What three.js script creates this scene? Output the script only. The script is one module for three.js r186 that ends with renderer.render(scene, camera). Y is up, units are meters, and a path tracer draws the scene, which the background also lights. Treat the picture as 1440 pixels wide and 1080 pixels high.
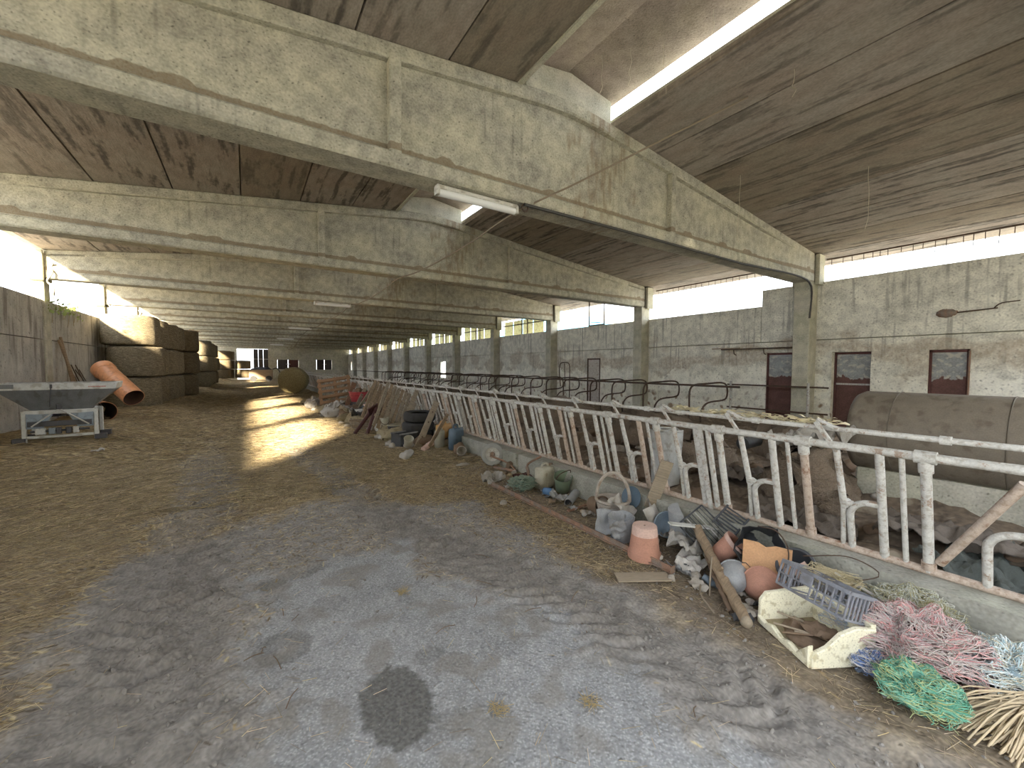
import * as THREE from 'three';
import { mergeGeometries } from 'three/addons/utils/BufferGeometryUtils.js';
import { createNoise2D, createNoise3D } from 'simplex-noise';

// ---------------------------------------------------------------- camera, sky, sun, exposure
const scene = new THREE.Scene();
const camera = new THREE.PerspectiveCamera(2 * Math.atan(540 / 572.27) * 180 / Math.PI, 4 / 3, 0.05, 400);
{
  const yaw = 0.578, pitch = 0.042, roll = 0.0036;
  const fwd = new THREE.Vector3(Math.sin(yaw) * Math.cos(pitch), -Math.sin(pitch), -Math.cos(yaw) * Math.cos(pitch));
  const right = new THREE.Vector3(Math.cos(yaw), 0, Math.sin(yaw)), up = new THREE.Vector3().crossVectors(right, fwd);
  const r2 = right.clone().multiplyScalar(Math.cos(roll)).addScaledVector(up, Math.sin(roll));
  const u2 = up.clone().multiplyScalar(Math.cos(roll)).addScaledVector(right, -Math.sin(roll));
  camera.position.set(0, 1.7, 0);
  camera.quaternion.setFromRotationMatrix(new THREE.Matrix4().makeBasis(r2, u2, fwd.clone().negate()));
}
scene.background = new THREE.Color().setRGB(0.9, 0.97, 1.06);           // bright even haze
const sun = new THREE.DirectionalLight(new THREE.Color().setRGB(1, 0.86, 0.62), 6.5);
sun.position.set(-20, 14.8, 36 - 8); sun.target.position.set(0, 0, -8);    // low, from behind the camera's left shoulder
sun.shadow.radius = 6; sun.castShadow = true; sun.shadow.mapSize.set(4096, 4096);
Object.assign(sun.shadow.camera, { left: -40, right: 40, top: 40, bottom: -40, near: 1, far: 140 });
scene.add(sun, sun.target);
const renderer = new THREE.WebGLRenderer({ antialias: true });
renderer.toneMapping = THREE.LinearToneMapping;
renderer.toneMappingExposure = 7.6;
renderer.shadowMap.enabled = true;

// ---------------------------------------------------------------- helpers
function mulberry(a) { return () => { a = (a + 0x6d2b79f5) | 0; let t = Math.imul(a ^ (a >>> 15), 1 | a); t = (t + Math.imul(t ^ (t >>> 7), 61 | t)) ^ t; return ((t ^ (t >>> 14)) >>> 0) / 4294967296; }; }
const rnd = mulberry(7), rr = (a, b) => a + (b - a) * rnd();
const n2 = createNoise2D(mulberry(11)), n3 = createNoise3D(mulberry(13));
const ss = (a, b, x) => { const t = Math.min(1, Math.max(0, (x - a) / (b - a))); return t * t * (3 - 2 * t); };
const clamp = (x, a = 0, b = 1) => Math.min(b, Math.max(a, x)), mix = (a, b, t) => a + (b - a) * t;
const mix3 = (a, b, t) => [mix(a[0], b[0], t), mix(a[1], b[1], t), mix(a[2], b[2], t)];
const fbm = (x, y, o = 4, g = 0.5) => { let s = 0, a = 1, t = 0; for (let i = 0; i < o; i++) { s += a * n2(x, y); t += a; a *= g; x = x * 2.03 + 17.1; y = y * 2.03 - 9.7; } return s / t; };
const V = (x, y, z) => new THREE.Vector3(x, y, z);

const taken = new Map();
function numbered(name) { const n = taken.get(name) ?? 0; taken.set(name, n + 1); return n ? `${name}_${String(n).padStart(3, '0')}` : name; }
function shade(o) { o.castShadow = o.receiveShadow = true; return o; }
function thing(name, label, category, [x, y, z] = [0, 0, 0], turn = 0, group) {
  const o = new THREE.Group(); o.name = numbered(name); o.position.set(x, y, z); o.rotation.y = turn;
  o.userData = { label, category }; if (group) o.userData.group = group; scene.add(o); return o;
}
function flat(g) {            // non-indexed with position, normal, uv only
  g = g.index ? g.toNonIndexed() : g;
  for (const k of Object.keys(g.attributes)) if (!['position', 'normal', 'uv'].includes(k)) g.deleteAttribute(k);
  if (!g.attributes.normal) g.computeVertexNormals();
  if (!g.attributes.uv) g.setAttribute('uv', new THREE.BufferAttribute(new Float32Array(g.attributes.position.count * 2), 2));
  g.clearGroups(); return g;
}
function merge(gs) { return Array.isArray(gs) ? (gs.length === 1 ? flat(gs[0]) : mergeGeometries(gs.map(flat))) : gs; }
function part(name, gs, mat, parent) { const m = shade(new THREE.Mesh(merge(gs), mat)); m.name = name; parent.add(m); return m; }
function single(name, gs, mat, label, category, pos = [0, 0, 0], group) {
  const m = shade(new THREE.Mesh(merge(gs), mat)); m.name = numbered(name); m.position.set(...pos); m.userData = { label, category }; if (group) m.userData.group = group; scene.add(m); return m;
}
function struct(name, label, category) { const o = new THREE.Group(); o.name = numbered(name); o.userData = { label, category, kind: 'structure' }; scene.add(o); return o; }
function planeUV(g, s = 1, ou = 0, ov = 0) {    // uv in metres from the geometry's own axes, by the way each face points
  g = flat(g); const p = g.attributes.position, uv = g.attributes.uv, a = V(), b = V(), c = V();
  for (let i = 0; i < p.count; i += 3) {
    a.fromBufferAttribute(p, i); b.fromBufferAttribute(p, i + 1).sub(a); c.fromBufferAttribute(p, i + 2).sub(a); b.cross(c);
    const ax = Math.abs(b.x), ay = Math.abs(b.y), az = Math.abs(b.z);
    for (let k = 0; k < 3; k++) {
      const x = p.getX(i + k), y = p.getY(i + k), z = p.getZ(i + k);
      const [u, v] = ax >= ay && ax >= az ? [z, y] : az >= ay ? [x, y] : [x, z];
      uv.setXY(i + k, u * s + ou, v * s + ov);
    }
  }
  return g;
}
const at = (g, x, y, z, rx = 0, ry = 0, rz = 0) => { if (rx || ry || rz) g.applyMatrix4(new THREE.Matrix4().makeRotationFromEuler(new THREE.Euler(rx, ry, rz, 'YXZ'))); return g.translate(x, y, z); };
const box = (w, h, d, x = 0, y = 0, z = 0, rx = 0, ry = 0, rz = 0) => at(new THREE.BoxGeometry(w, h, d), x, y, z, rx, ry, rz);
function cbox(w, h, d, c = 0.01) {            // box with chamfered edges
  const s = new THREE.Shape(), a = w / 2, b = h / 2; c = Math.min(c, a * 0.9, b * 0.9, d * 0.45);
  s.moveTo(-a + c, -b + c); s.lineTo(a - c, -b + c); s.lineTo(a - c, b - c); s.lineTo(-a + c, b - c); s.closePath();
  return new THREE.ExtrudeGeometry(s, { depth: d - 2 * c, bevelEnabled: true, bevelSize: c, bevelThickness: c, bevelSegments: 1, curveSegments: 1 }).translate(0, 0, -(d - 2 * c) / 2);
}
const UPV = V(0, 1, 0);
function rod(a, b, r, r2 = r, seg = 8) {
  const A = V(...a), B = V(...b), d = B.clone().sub(A), g = new THREE.CylinderGeometry(r2, r, d.length(), seg);
  return g.applyQuaternion(new THREE.Quaternion().setFromUnitVectors(UPV, d.normalize())).translate((A.x + B.x) / 2, (A.y + B.y) / 2, (A.z + B.z) / 2);
}
const tube = (pts, r, n = 20, seg = 6, closed = false) => new THREE.TubeGeometry(new THREE.CatmullRomCurve3(pts.map((p) => V(...p)), closed, 'centripetal'), n, r, seg, closed);
const lathe = (pts, seg = 24) => new THREE.LatheGeometry(pts.map((p) => new THREE.Vector2(p[0], p[1])), seg);
function weld(g) {            // smooth normals over shared positions (for displaced shapes)
  const p = g.attributes.position, m = new Map(), nrm = new Float32Array(p.count * 3), ids = new Int32Array(p.count), acc = [];
  for (let i = 0; i < p.count; i++) { const k = `${Math.round(p.getX(i) * 2e4)},${Math.round(p.getY(i) * 2e4)},${Math.round(p.getZ(i) * 2e4)}`; if (!m.has(k)) { m.set(k, acc.length); acc.push(V()); } ids[i] = m.get(k); }
  const a = V(), b = V(), c = V(), idx = g.index ? g.index.array : Uint32Array.from({ length: p.count }, (_, i) => i);
  for (let i = 0; i < idx.length; i += 3) { a.fromBufferAttribute(p, idx[i]); b.fromBufferAttribute(p, idx[i + 1]).sub(a); c.fromBufferAttribute(p, idx[i + 2]).sub(a); b.cross(c); for (let k = 0; k < 3; k++) acc[ids[idx[i + k]]].add(b); }
  for (const v of acc) v.normalize();
  for (let i = 0; i < p.count; i++) acc[ids[i]].toArray(nrm, i * 3);
  g.setAttribute('normal', new THREE.BufferAttribute(nrm, 3)); return g;
}
function rough(g, amp, freq, seed = 0, oct = 2) {
  const p = g.attributes.position, v = V();
  for (let i = 0; i < p.count; i++) {
    v.fromBufferAttribute(p, i); let a = amp, f = freq, x = 0, y = 0, z = 0;
    for (let o = 0; o < oct; o++) { x += a * n3(v.x * f + seed, v.y * f, v.z * f); y += a * n3(v.x * f, v.y * f + seed + 31, v.z * f); z += a * n3(v.x * f, v.y * f, v.z * f + seed + 57); a *= 0.5; f *= 2.1; }
    p.setXYZ(i, v.x + x, v.y + y, v.z + z);
  }
  return weld(g);
}
function blob(rx, ry, rz, amp, freq, seed, det = 3) { return rough(flat(new THREE.IcosahedronGeometry(1, det)).scale(rx, ry, rz), amp, freq, seed); }
function sheet(w, h, amp, freq, seed, nx = 14, ny = 14, th = 0.004) {   // crumpled sheet with two faces
  const a = new THREE.PlaneGeometry(w, h, nx, ny), p = a.attributes.position;
  for (let i = 0; i < p.count; i++) { const x = p.getX(i), y = p.getY(i); p.setZ(i, amp * (n3(x * freq, y * freq, seed) + 0.5 * n3(x * freq * 2.3, y * freq * 2.3, seed + 9))); p.setX(i, x + amp * 0.4 * n3(x * freq, y * freq, seed + 30)); p.setY(i, y + amp * 0.4 * n3(x * freq, y * freq, seed + 60)); }
  a.computeVertexNormals(); const b = a.clone(), q = b.attributes.position, n = b.attributes.normal;
  for (let i = 0; i < q.count; i++) q.setXYZ(i, q.getX(i) - n.getX(i) * th, q.getY(i) - n.getY(i) * th, q.getZ(i) - n.getZ(i) * th);
  b.index.array.reverse(); b.computeVertexNormals(); return mergeGeometries([flat(a), flat(b)]);
}

// ---------------------------------------------------------------- computed textures
function dataTex(w, h, fn, srgb, wrap = THREE.MirroredRepeatWrapping) {
  const d = new Uint8Array(w * h * 4); const enc = (x) => srgb ? (x <= 0.0031308 ? x * 12.92 : 1.055 * Math.pow(x, 1 / 2.4) - 0.055) : x;
  for (let y = 0, i = 0; y < h; y++) for (let x = 0; x < w; x++, i += 4) { const c = fn(x / w, y / h); d[i] = 255 * clamp(enc(clamp(c[0]))); d[i + 1] = 255 * clamp(enc(clamp(c[1]))); d[i + 2] = 255 * clamp(enc(clamp(c[2]))); d[i + 3] = 255; }
  const t = new THREE.DataTexture(d, w, h); t.wrapS = t.wrapT = wrap; t.magFilter = THREE.LinearFilter; t.minFilter = THREE.LinearMipmapLinearFilter; t.generateMipmaps = true;
  if (srgb) t.colorSpace = THREE.SRGBColorSpace; t.needsUpdate = true; return t;
}
const withRepeat = (t, u, v) => { const c = t.clone(); c.repeat.set(u, v); c.needsUpdate = true; return c; };
const speck = (x, y, f, th) => { const n = n2(x * f, y * f); return n > th ? (n - th) / (1 - th) : 0; };
// weathered concrete, one tile = 4 m
const concreteTex = dataTex(768, 768, (u, v) => {
  const x = u * 4, y = v * 4, big = fbm(x * 0.7, y * 0.7, 3), mid = fbm(x * 3 + 5, y * 3, 4), fine = fbm(x * 30, y * 30, 3);
  let k = 0.74 + 0.13 * big + 0.19 * mid + 0.17 * fine; const pit = speck(x, y, 24, 0.72); k *= 1 - 0.55 * pit;
  const ol = clamp(0.5 + 0.8 * fbm(x * 0.9 + 40, y * 0.9, 3)); return [k, k * mix(0.965, 0.99, ol), k * mix(0.86, 0.80, ol)];
}, true);
const concreteBump = dataTex(512, 512, (u, v) => { const x = u * 4, y = v * 4; const k = 0.6 + 0.18 * fbm(x * 6, y * 6, 4) + 0.16 * fbm(x * 40, y * 40, 2) - 0.5 * speck(x, y, 24, 0.72); return [k, k, k]; }, false);
// beam web: 16 m x 1.6 m, brown leak stains below the ridge slot
const beamTex = dataTex(2048, 320, (u, v) => {
  const x = u * 16 - 4.1, y = v * 1.6, big = fbm(x * 0.8, y * 1.2, 3), mid = fbm(x * 4, y * 4, 4), fine = fbm(x * 26, y * 26, 3);
  let k = 0.72 + 0.16 * big + 0.24 * mid + 0.20 * fine; k *= 1 - 0.7 * speck(x, y, 21, 0.66);
  const drip = ss(0.15, 0.7, fbm(x * 7, y * 0.5 + 8, 3)) * ss(-0.2, 0.5, fbm(x * 0.6, 3, 2)); k *= 1 - 0.28 * drip;
  let c = [k, k * 0.975, k * mix(0.87, 0.82, clamp(0.5 + big))];
  const s = ss(0.05, 0.55, fbm(x * 1.6 + 3, y * 0.9 + 4, 4) + 0.9 * Math.exp(-(((x - 4.4) / 0.75) ** 2)) - 0.45) * (0.25 + 0.75 * ss(-0.3, 0.5, fbm(x * 9, y * 1.2, 4)));
  c = mix3(c, [0.36, 0.25, 0.15], clamp(s * 0.6)); const yw = y + 3.75, top = 4.055 + 0.012 * fbm(x * 7, 2, 3) + 0.05 * ss(0.3, 0.6, fbm(x * 1.1 + 7, 5, 2)); c = mix3(c, [0.34, 0.26, 0.17], (yw > 3.975 ? 1 : 0) * ss(0.006, -0.006, yw - top) * (0.72 + 0.28 * fine)); return c;
}, true);
// roof planks: 5 m x 1 m, soot and damp streaks along the plank
const plankTex = [0, 1, 2, 3].map((q) => dataTex(512, 128, (u, v) => {
  const x = u * 5, y = v + q * 7.3, mid = fbm(x * 2.2, y * 6, 4), fine = fbm(x * 18, y * 40, 3);
  let k = 0.62 + 0.14 * mid + 0.16 * fine;
  const st = ss(0.05, 0.55, fbm(x * 0.45 + q * 5, y * 4.2, 4) + 0.22 * fbm(x * 5, y * 13, 3)) * (q % 2 ? 0.95 : 0.65);
  k *= 1 - 0.66 * st; const g = clamp(0.5 + 0.9 * fbm(x * 0.8 + 9, y * 1.5, 3)); return [k, k * mix(0.90, 0.955, g), k * mix(0.76, 0.82, g)];
}, true));
// right wall: 20 m x 4 m; drip streaks above, brown damp band, whitewash below with a ragged edge
const limeTex = dataTex(1536, 320, (u, v) => {
  const x = u * 20, y = v * 4, big = fbm(x * 0.5, y * 0.8, 3), mid = fbm(x * 3, y * 3, 4), fine = fbm(x * 22, y * 22, 3);
  let k = 0.72 + 0.14 * big + 0.2 * mid + 0.22 * fine; let c = [k * 1.03, k, k * 0.87];
  const drip = ss(0.05, 0.4, fbm(x * 6, y * 0.3 + 2, 3)) * ss(-0.1, 0.25, fbm(x * 0.9 + 15, y * 0.5 + 3, 3)); c = mix3(c, [0.20, 0.19, 0.165], 0.5 * drip);
  const pale = ss(0.25, 0.6, fbm(x * 6 + 50, y * 0.3, 3)); c = mix3(c, [0.80, 0.78, 0.68], 0.45 * pale);
  const band = ss(0.1, 0.5, fbm(x * 0.45 + 21, y * 0.9, 3) + 0.55 - Math.abs(y - 1.9) * 1.1) * (0.55 + 0.45 * fbm(x * 9, y * 6, 3)); c = mix3(c, [0.36, 0.27, 0.18], clamp(band * 0.8));
  const edge = 1.55 + 0.35 * fbm(x * 0.7, 1.5, 3) + 0.10 * fbm(x * 6, y * 6, 3), lime = ss(0.02, -0.06, y - edge); const lk = 0.9 + 0.13 * mid + 0.12 * fine;
  c = mix3(c, [lk, lk * 0.975, lk * 0.86], lime * clamp(0.85 + 0.6 * fbm(x * 2.2, y * 2.2, 4)));
  const peel = speck(x, y, 3.2, 0.45) * ss(1.3, 0.5, y); c = mix3(c, [0.34, 0.25, 0.17], clamp(peel * 2));
  c = mix3(c, [0.2, 0.18, 0.15], 0.8 * speck(x + 9, y, 13, 0.6)); return c;
}, true);
// left wall: grey cast panels with dark run stains
const castTex = dataTex(768, 320, (u, v) => {
  const x = u * 10, y = v * 4, big = fbm(x * 0.5 + 70, y * 0.6, 3), mid = fbm(x * 3, y * 2, 4), fine = fbm(x * 24, y * 24, 3);
  let k = 0.62 + 0.12 * big + 0.14 * mid + 0.14 * fine; const run = ss(0.1, 0.6, fbm(x * 2.6 + 30, y * 0.25, 4)); let c = [k, k * 0.96, k * 0.86];
  c = mix3(c, [0.17, 0.145, 0.12], 0.66 * run); c = mix3(c, [0.78, 0.76, 0.70], 0.4 * ss(0.3, 0.6, fbm(x * 4 + 90, y * 0.3, 3)));
  c = mix3(c, [0.12, 0.1, 0.08], 0.8 * speck(x, y, 7, 0.7)); return c;
}, true);
// paint, rust and dirt on pipes
const pipeTex = dataTex(512, 512, (u, v) => {
  const x = u * 4, y = v * 4, a = fbm(x * 2.4, y * 2.4, 4), f = fbm(x * 20, y * 20, 3); let k = 0.74 + 0.13 * a + 0.14 * f; let c = [k, k * 0.985, k * 0.94];
  const r = ss(0.30, 0.62, fbm(x * 1.7 + 12, y * 1.7, 4) + 0.35 * f); c = mix3(c, [0.34, 0.20, 0.12], clamp(r * 0.8)); c = mix3(c, [0.38, 0.33, 0.26], 0.55 * ss(0.0, 0.6, fbm(x * 5 + 33, y * 5, 3))); return c;
}, true);
const rustTex = dataTex(512, 512, (u, v) => { const x = u * 4, y = v * 4, a = fbm(x * 2, y * 2, 4), f = fbm(x * 18, y * 18, 3); const k = 0.8 + 0.25 * a + 0.25 * f; return mix3([0.70 * k, 0.50 * k, 0.38 * k], [0.55 * k, 0.52 * k, 0.48 * k], ss(-0.1, 0.5, fbm(x * 1.3 + 20, y * 1.3, 3))); }, true);
// general grime for plastic, cloth, clay (tinted by the material)
const grimeTex = dataTex(512, 512, (u, v) => { const x = u * 4, y = v * 4; let k = 0.84 + 0.12 * fbm(x * 1.8, y * 1.8, 4) + 0.12 * fbm(x * 14, y * 14, 3); const d = ss(0.1, 0.5, fbm(x * 1.1 + 60, y * 1.1, 4)); return mix3([k, k, k], [0.42, 0.36, 0.29], 0.55 * d); }, true);
const grimeBump = dataTex(256, 256, (u, v) => { const x = u * 4, y = v * 4, k = 0.5 + 0.3 * fbm(x * 3, y * 3, 4) + 0.2 * fbm(x * 20, y * 20, 2); return [k, k, k]; }, false);
const foamTex = dataTex(256, 256, (u, v) => { const x = u * 4, y = v * 4; let c = [0.95, 0.92, 0.76].map((q) => q * (0.95 + 0.08 * n2(x * 30, y * 30))); c = mix3(c, [0.50, 0.44, 0.28], 0.7 * ss(0.15, 0.55, fbm(x * 2.5, y * 2.5, 4))); c = mix3(c, [0.30, 0.26, 0.18], 0.8 * speck(x, y, 16, 0.45)); return c; }, true);
const woodTex = dataTex(512, 512, (u, v) => { const x = u * 2, y = v * 2; const g = fbm(x * 1.4, y * 34, 4), k = 0.66 + 0.22 * g + 0.12 * fbm(x * 9, y * 60, 2); return [k, k * 0.9, k * 0.76]; }, true);
// straw fibres painted stroke by stroke, one tile = 1.2 m
function strawCanvas(size, base, count, tones, lenPx, along) {
  const cv = document.createElement('canvas'); cv.width = cv.height = size; const c = cv.getContext('2d'), r = mulberry(99 + count);
  c.fillStyle = base; c.fillRect(0, 0, size, size);
  for (let i = 0; i < count; i++) {
    const x = r() * size, y = r() * size, a = along === undefined ? r() * Math.PI : along + (r() - 0.5) * 0.9, l = lenPx * (0.4 + r()), dx = Math.cos(a) * l, dy = Math.sin(a) * l;
    c.strokeStyle = tones[Math.floor(r() * tones.length)]; c.lineWidth = 0.8 + 1.6 * r();
    for (const ox of [0, -size, size]) for (const oy of [0, -size, size]) { if (x + ox < -lenPx * 2 || x + ox > size + lenPx * 2 || y + oy < -lenPx * 2 || y + oy > size + lenPx * 2) continue; c.beginPath(); c.moveTo(x + ox, y + oy); c.quadraticCurveTo(x + ox + dx * 0.5 + (r() - 0.5) * 6, y + oy + dy * 0.5, x + ox + dx, y + oy + dy); c.stroke(); }
  }
  const t = new THREE.CanvasTexture(cv); t.wrapS = t.wrapT = THREE.RepeatWrapping; t.colorSpace = THREE.SRGBColorSpace; return t;
}
const baleTex = strawCanvas(1024, '#8a7f68', 26000, ['#a39883', '#bdb297', '#7d7360', '#5f5646', '#d8cdb2', '#93876f', '#453d30'], 60, 0.0);
const hayTex = strawCanvas(1024, '#a89a72', 20000, ['#bcae84', '#d0c396', '#948660', '#756a4a', '#e0d6b0', '#aa9c72', '#5f543a'], 34);

const bumpC = { bumpMap: concreteBump, bumpScale: 0.012 };
const M = {};
const std = (rgb, rough_, o = {}) => new THREE.MeshStandardMaterial({ color: new THREE.Color().setRGB(...rgb), roughness: rough_, ...o });
const grimy = (rgb, r = 0.8, o = {}) => std(rgb, r, { map: grimeTex, bumpMap: grimeBump, bumpScale: 0.003, side: THREE.DoubleSide, ...o });
M.beam = std([0.60, 0.585, 0.53], 0.95, { map: beamTex, ...bumpC });
M.concrete = std([0.66, 0.645, 0.60], 0.95, { map: concreteTex, ...bumpC });
M.kerb = std([0.44, 0.44, 0.445], 0.95, { map: concreteTex, ...bumpC });
M.planks = plankTex.map((t) => std([0.50, 0.46, 0.445], 0.95, { map: t, bumpMap: concreteBump, bumpScale: 0.008 }));
M.planksSooty = plankTex.map((t) => std([0.40, 0.355, 0.31], 0.95, { map: t, bumpMap: concreteBump, bumpScale: 0.008 }));
M.lime = std([0.97, 0.97, 0.97], 0.95, { map: limeTex, ...bumpC });
M.cast = std([0.72, 0.72, 0.72], 0.95, { map: castTex, ...bumpC });
M.pipe = std([0.70, 0.695, 0.68], 0.6, { map: pipeTex, bumpMap: grimeBump, bumpScale: 0.002 });
M.pipeRust = std([0.60, 0.49, 0.42], 0.75, { map: pipeTex, bumpMap: grimeBump, bumpScale: 0.002 });
M.rust = std([0.5, 0.42, 0.38], 0.85, { map: rustTex, bumpMap: grimeBump, bumpScale: 0.003 });
M.pipeGrey = std([0.46, 0.43, 0.39], 0.7, { map: pipeTex, bumpMap: grimeBump, bumpScale: 0.002 });
M.darkIron = std([0.16, 0.13, 0.11], 0.8, { map: rustTex });
M.bale = std([0.86, 0.84, 0.80], 1, { map: baleTex, bumpMap: baleTex, bumpScale: 0.012 });
M.hay = std([1, 0.97, 0.92], 1, { map: hayTex, bumpMap: hayTex, bumpScale: 0.02 });  // hay lightened so the lying bale carries sunlight in its colour
M.wood = std([0.44, 0.36, 0.28], 0.9, { map: woodTex });
M.woodGrey = std([0.46, 0.42, 0.37], 0.9, { map: woodTex });
M.woodRed = std([0.40, 0.25, 0.19], 0.9, { map: woodTex });
// ---------------------------------------------------------------- the barn
const XL = -4.06, XR = 11.8, XRIDGE = 3.82, ZEND = -59.5, ZFRONT = 0.8;
const zk = (k) => -(4.53 + 5 * k), roofY = (x) => 5.36 - 0.115 * Math.abs(x - XRIDGE), SLOPE = Math.atan(0.115);
concreteTex.repeat.set(0.25, 0.25); concreteBump.repeat.set(0.25, 0.25); limeTex.repeat.set(1 / 20, 1 / 4); castTex.repeat.set(1 / 10, 1 / 4);
beamTex.repeat.set(1 / 16, 1 / 1.6); beamTex.offset.set(4.1 / 16, -3.75 / 1.6);
for (const t of [pipeTex, rustTex, grimeTex, grimeBump]) t.repeat.set(0.9, 0.9);
woodTex.repeat.set(0.5, 0.5); baleTex.repeat.set(0.8, 0.8); hayTex.repeat.set(0.8, 0.8);

function ext(pts, depth, holes = [], bevel = 0) {
  const s = new THREE.Shape(pts.map((p) => new THREE.Vector2(...p)));
  for (const h of holes) s.holes.push(new THREE.Path(h.map((p) => new THREE.Vector2(...p))));
  const g = new THREE.ExtrudeGeometry(s, { depth: depth - 2 * bevel, bevelEnabled: bevel > 0, bevelSize: bevel, bevelThickness: bevel, bevelOffset: -bevel, bevelSegments: 1, curveSegments: 1 });
  return g.translate(0, 0, bevel - depth / 2);
}
const rect = (a, b, c, d) => [[a, c], [b, c], [b, d], [a, d]];

// ceiling: planks from beam to beam, each its own piece; an unseen cover above, keeping sky light out of their joints; the raised ridge cap
{
  const ceiling = struct('ceiling', 'low pitched ceiling of stained precast concrete planks with an open ridge slot', 'ceiling');
  const shapes = [0, 1, 2].map((q) => {
    const g = flat(cbox(0.985, 0.1, 5.0, 0.012)), p = g.attributes.position, uv = g.attributes.uv;
    for (let i = 0; i < p.count; i++) uv.setXY(i, p.getZ(i) / 5 + 0.5 + q * 0.37, p.getX(i) + p.getY(i) + 0.5);
    return g;
  });
  for (const t of plankTex) t.repeat.set(1, 1);
  const starts = []; for (let i = 0; i < 7; i++) starts.push([-4.03 + i + 0.5, 1]); for (let i = 0; i < 8; i++) starts.push([4.65 + i + 0.5, -1]);
  for (let k = 0; k < 12; k++) for (const [x, s] of starts) {
    const m = shade(new THREE.Mesh(shapes[Math.floor(rr(0, 3))], (rnd() < 0.4 ? M.planksSooty : M.planks)[Math.floor(rr(0, 4))])); m.name = 'plank';
    m.position.set(x, roofY(x) + 0.05 + rr(-0.006, 0.006), zk(k) + 2.5); m.rotation.z = s * SLOPE; ceiling.add(m);
  }
  const cover = [];
  for (const [a, b, s] of [[-4.3, 2.98, 1], [4.64, 12.7, -1]]) { const w = b - a, x = (a + b) / 2; cover.push(box(w, 0.04, ZFRONT + 0.3 - ZEND, x, roofY(x) + 0.125, (ZEND + ZFRONT + 0.3) / 2, 0, 0, s * SLOPE)); }
  part('unseen_roof_cover', [planeUV(merge(cover))], M.concrete, ceiling);
  part('unseen_ridge_screen', [planeUV(box(0.06, 0.46, ZFRONT - ZEND, 2.94, 5.46, (ZFRONT + ZEND) / 2))], M.concrete, ceiling);  // unseen screen on the sun side of the slot, keeps stripes off the beams
  M.cap = std([0.50, 0.42, 0.40], 0.95, { map: concreteTex, ...bumpC });
  const capG = [1, -1].map((s) => planeUV(at(cbox(0.92, 0.07, 4.98, 0.01), 0, 0, 0, 0, 0, s * 0.15), 1, 3 * s));
  for (let k = 0; k < 12; k++) for (const s of [1, -1]) {
    const m = shade(new THREE.Mesh(capG[s > 0 ? 0 : 1], M.cap)); m.name = 'ridge_cap_slab'; m.position.set(XRIDGE - s * 0.45, 5.755, zk(k) + 2.5); ceiling.add(m);
  }
}
// roof beams
{
  const top = (x0, x1, d) => { const out = []; if (x0 < XRIDGE && x1 > XRIDGE) return [[x0, roofY(x0) - d], [XRIDGE - 0.5, roofY(XRIDGE - 0.5) - d], [XRIDGE, roofY(XRIDGE) - d - 0.03], [XRIDGE + 0.5, roofY(XRIDGE + 0.5) - d], [x1, roofY(x1) - d]]; return [[x0, roofY(x0) - d], [x1, roofY(x1) - d]]; };
  const a = -4.0, b = 11.55;
  const endBlock = ([x0, x1, x2]) => {          // web thickening gently to full width over the bearing
    const s = new THREE.Shape([[x0, -0.19], [x1, -0.19], [x2, -0.1], [x2, 0.1], [x1, 0.19], [x0, 0.19]].map((p) => new THREE.Vector2(...p)));
    const g = new THREE.ExtrudeGeometry(s, { depth: 1, bevelEnabled: false }).rotateX(-Math.PI / 2), p = g.attributes.position;
    for (let i = 0; i < p.count; i++) p.setY(i, p.getY(i) > 0.5 ? roofY(p.getX(i)) - 0.1 : 3.9);
    g.computeVertexNormals(); return planeUV(g);
  };
  const G = {
    web: planeUV(ext([[a, 3.9], [b, 3.9], ...top(a, b, 0.1).reverse()], 0.2)),
    bottom: planeUV(ext([[a, 3.79], [b, 3.79], [b, 3.97], [a, 3.97]], 0.4, [], 0.025)),
    top: planeUV(ext([...top(a, b, 0.17), ...top(a, b, 0.0).reverse()], 0.38, [], 0.02)),
    endL: endBlock([a, -3.3, -2.0]), endR: endBlock([b, 10.7, 9.2]),
    st1: planeUV(ext([[1.30, 3.9], [1.43, 3.9], [1.43, roofY(1.43) - 0.1], [1.30, roofY(1.3) - 0.1]], 0.39, [], 0.012)),
    st2: planeUV(ext([[6.0, 3.9], [6.12, 3.9], [6.12, roofY(6.12) - 0.1], [6.0, roofY(6.0) - 0.1]], 0.39, [], 0.012)),
    ped: planeUV(ext([[3.05, 5.2], [4.6, 5.2], [4.6, 5.62], [3.82, 5.735], [3.05, 5.62]], 0.3, [], 0.015)),
    seat: planeUV(at(cbox(0.16, 0.05, 0.02, 0.004), 3.3, 5.42, 0.155)),
  };
  for (let k = -1; k < 11; k++) {
    const lab = k === 0 ? 'grey precast concrete roof beam carrying a long fluorescent tube beside the big skylight slot' : 'weathered precast concrete roof beam spanning the barn with recessed web panels';
    const o = thing('roof_beam', lab, 'beam', [0, 0, zk(k)], 0, k === 0 ? undefined : 'precast concrete roof beams'); o.userData.kind = 'structure';
    part('web', G.web, M.beam, o); part('bottom_flange', G.bottom, M.beam, o); part('top_flange', G.top, M.beam, o);
    part('end_block', G.endL, M.beam, o); part('end_block', G.endR, M.beam, o); part('stiffener', G.st1, M.beam, o); part('stiffener', G.st2, M.beam, o); part('ridge_pedestal', G.ped, M.concrete, o);
  }
}
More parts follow.
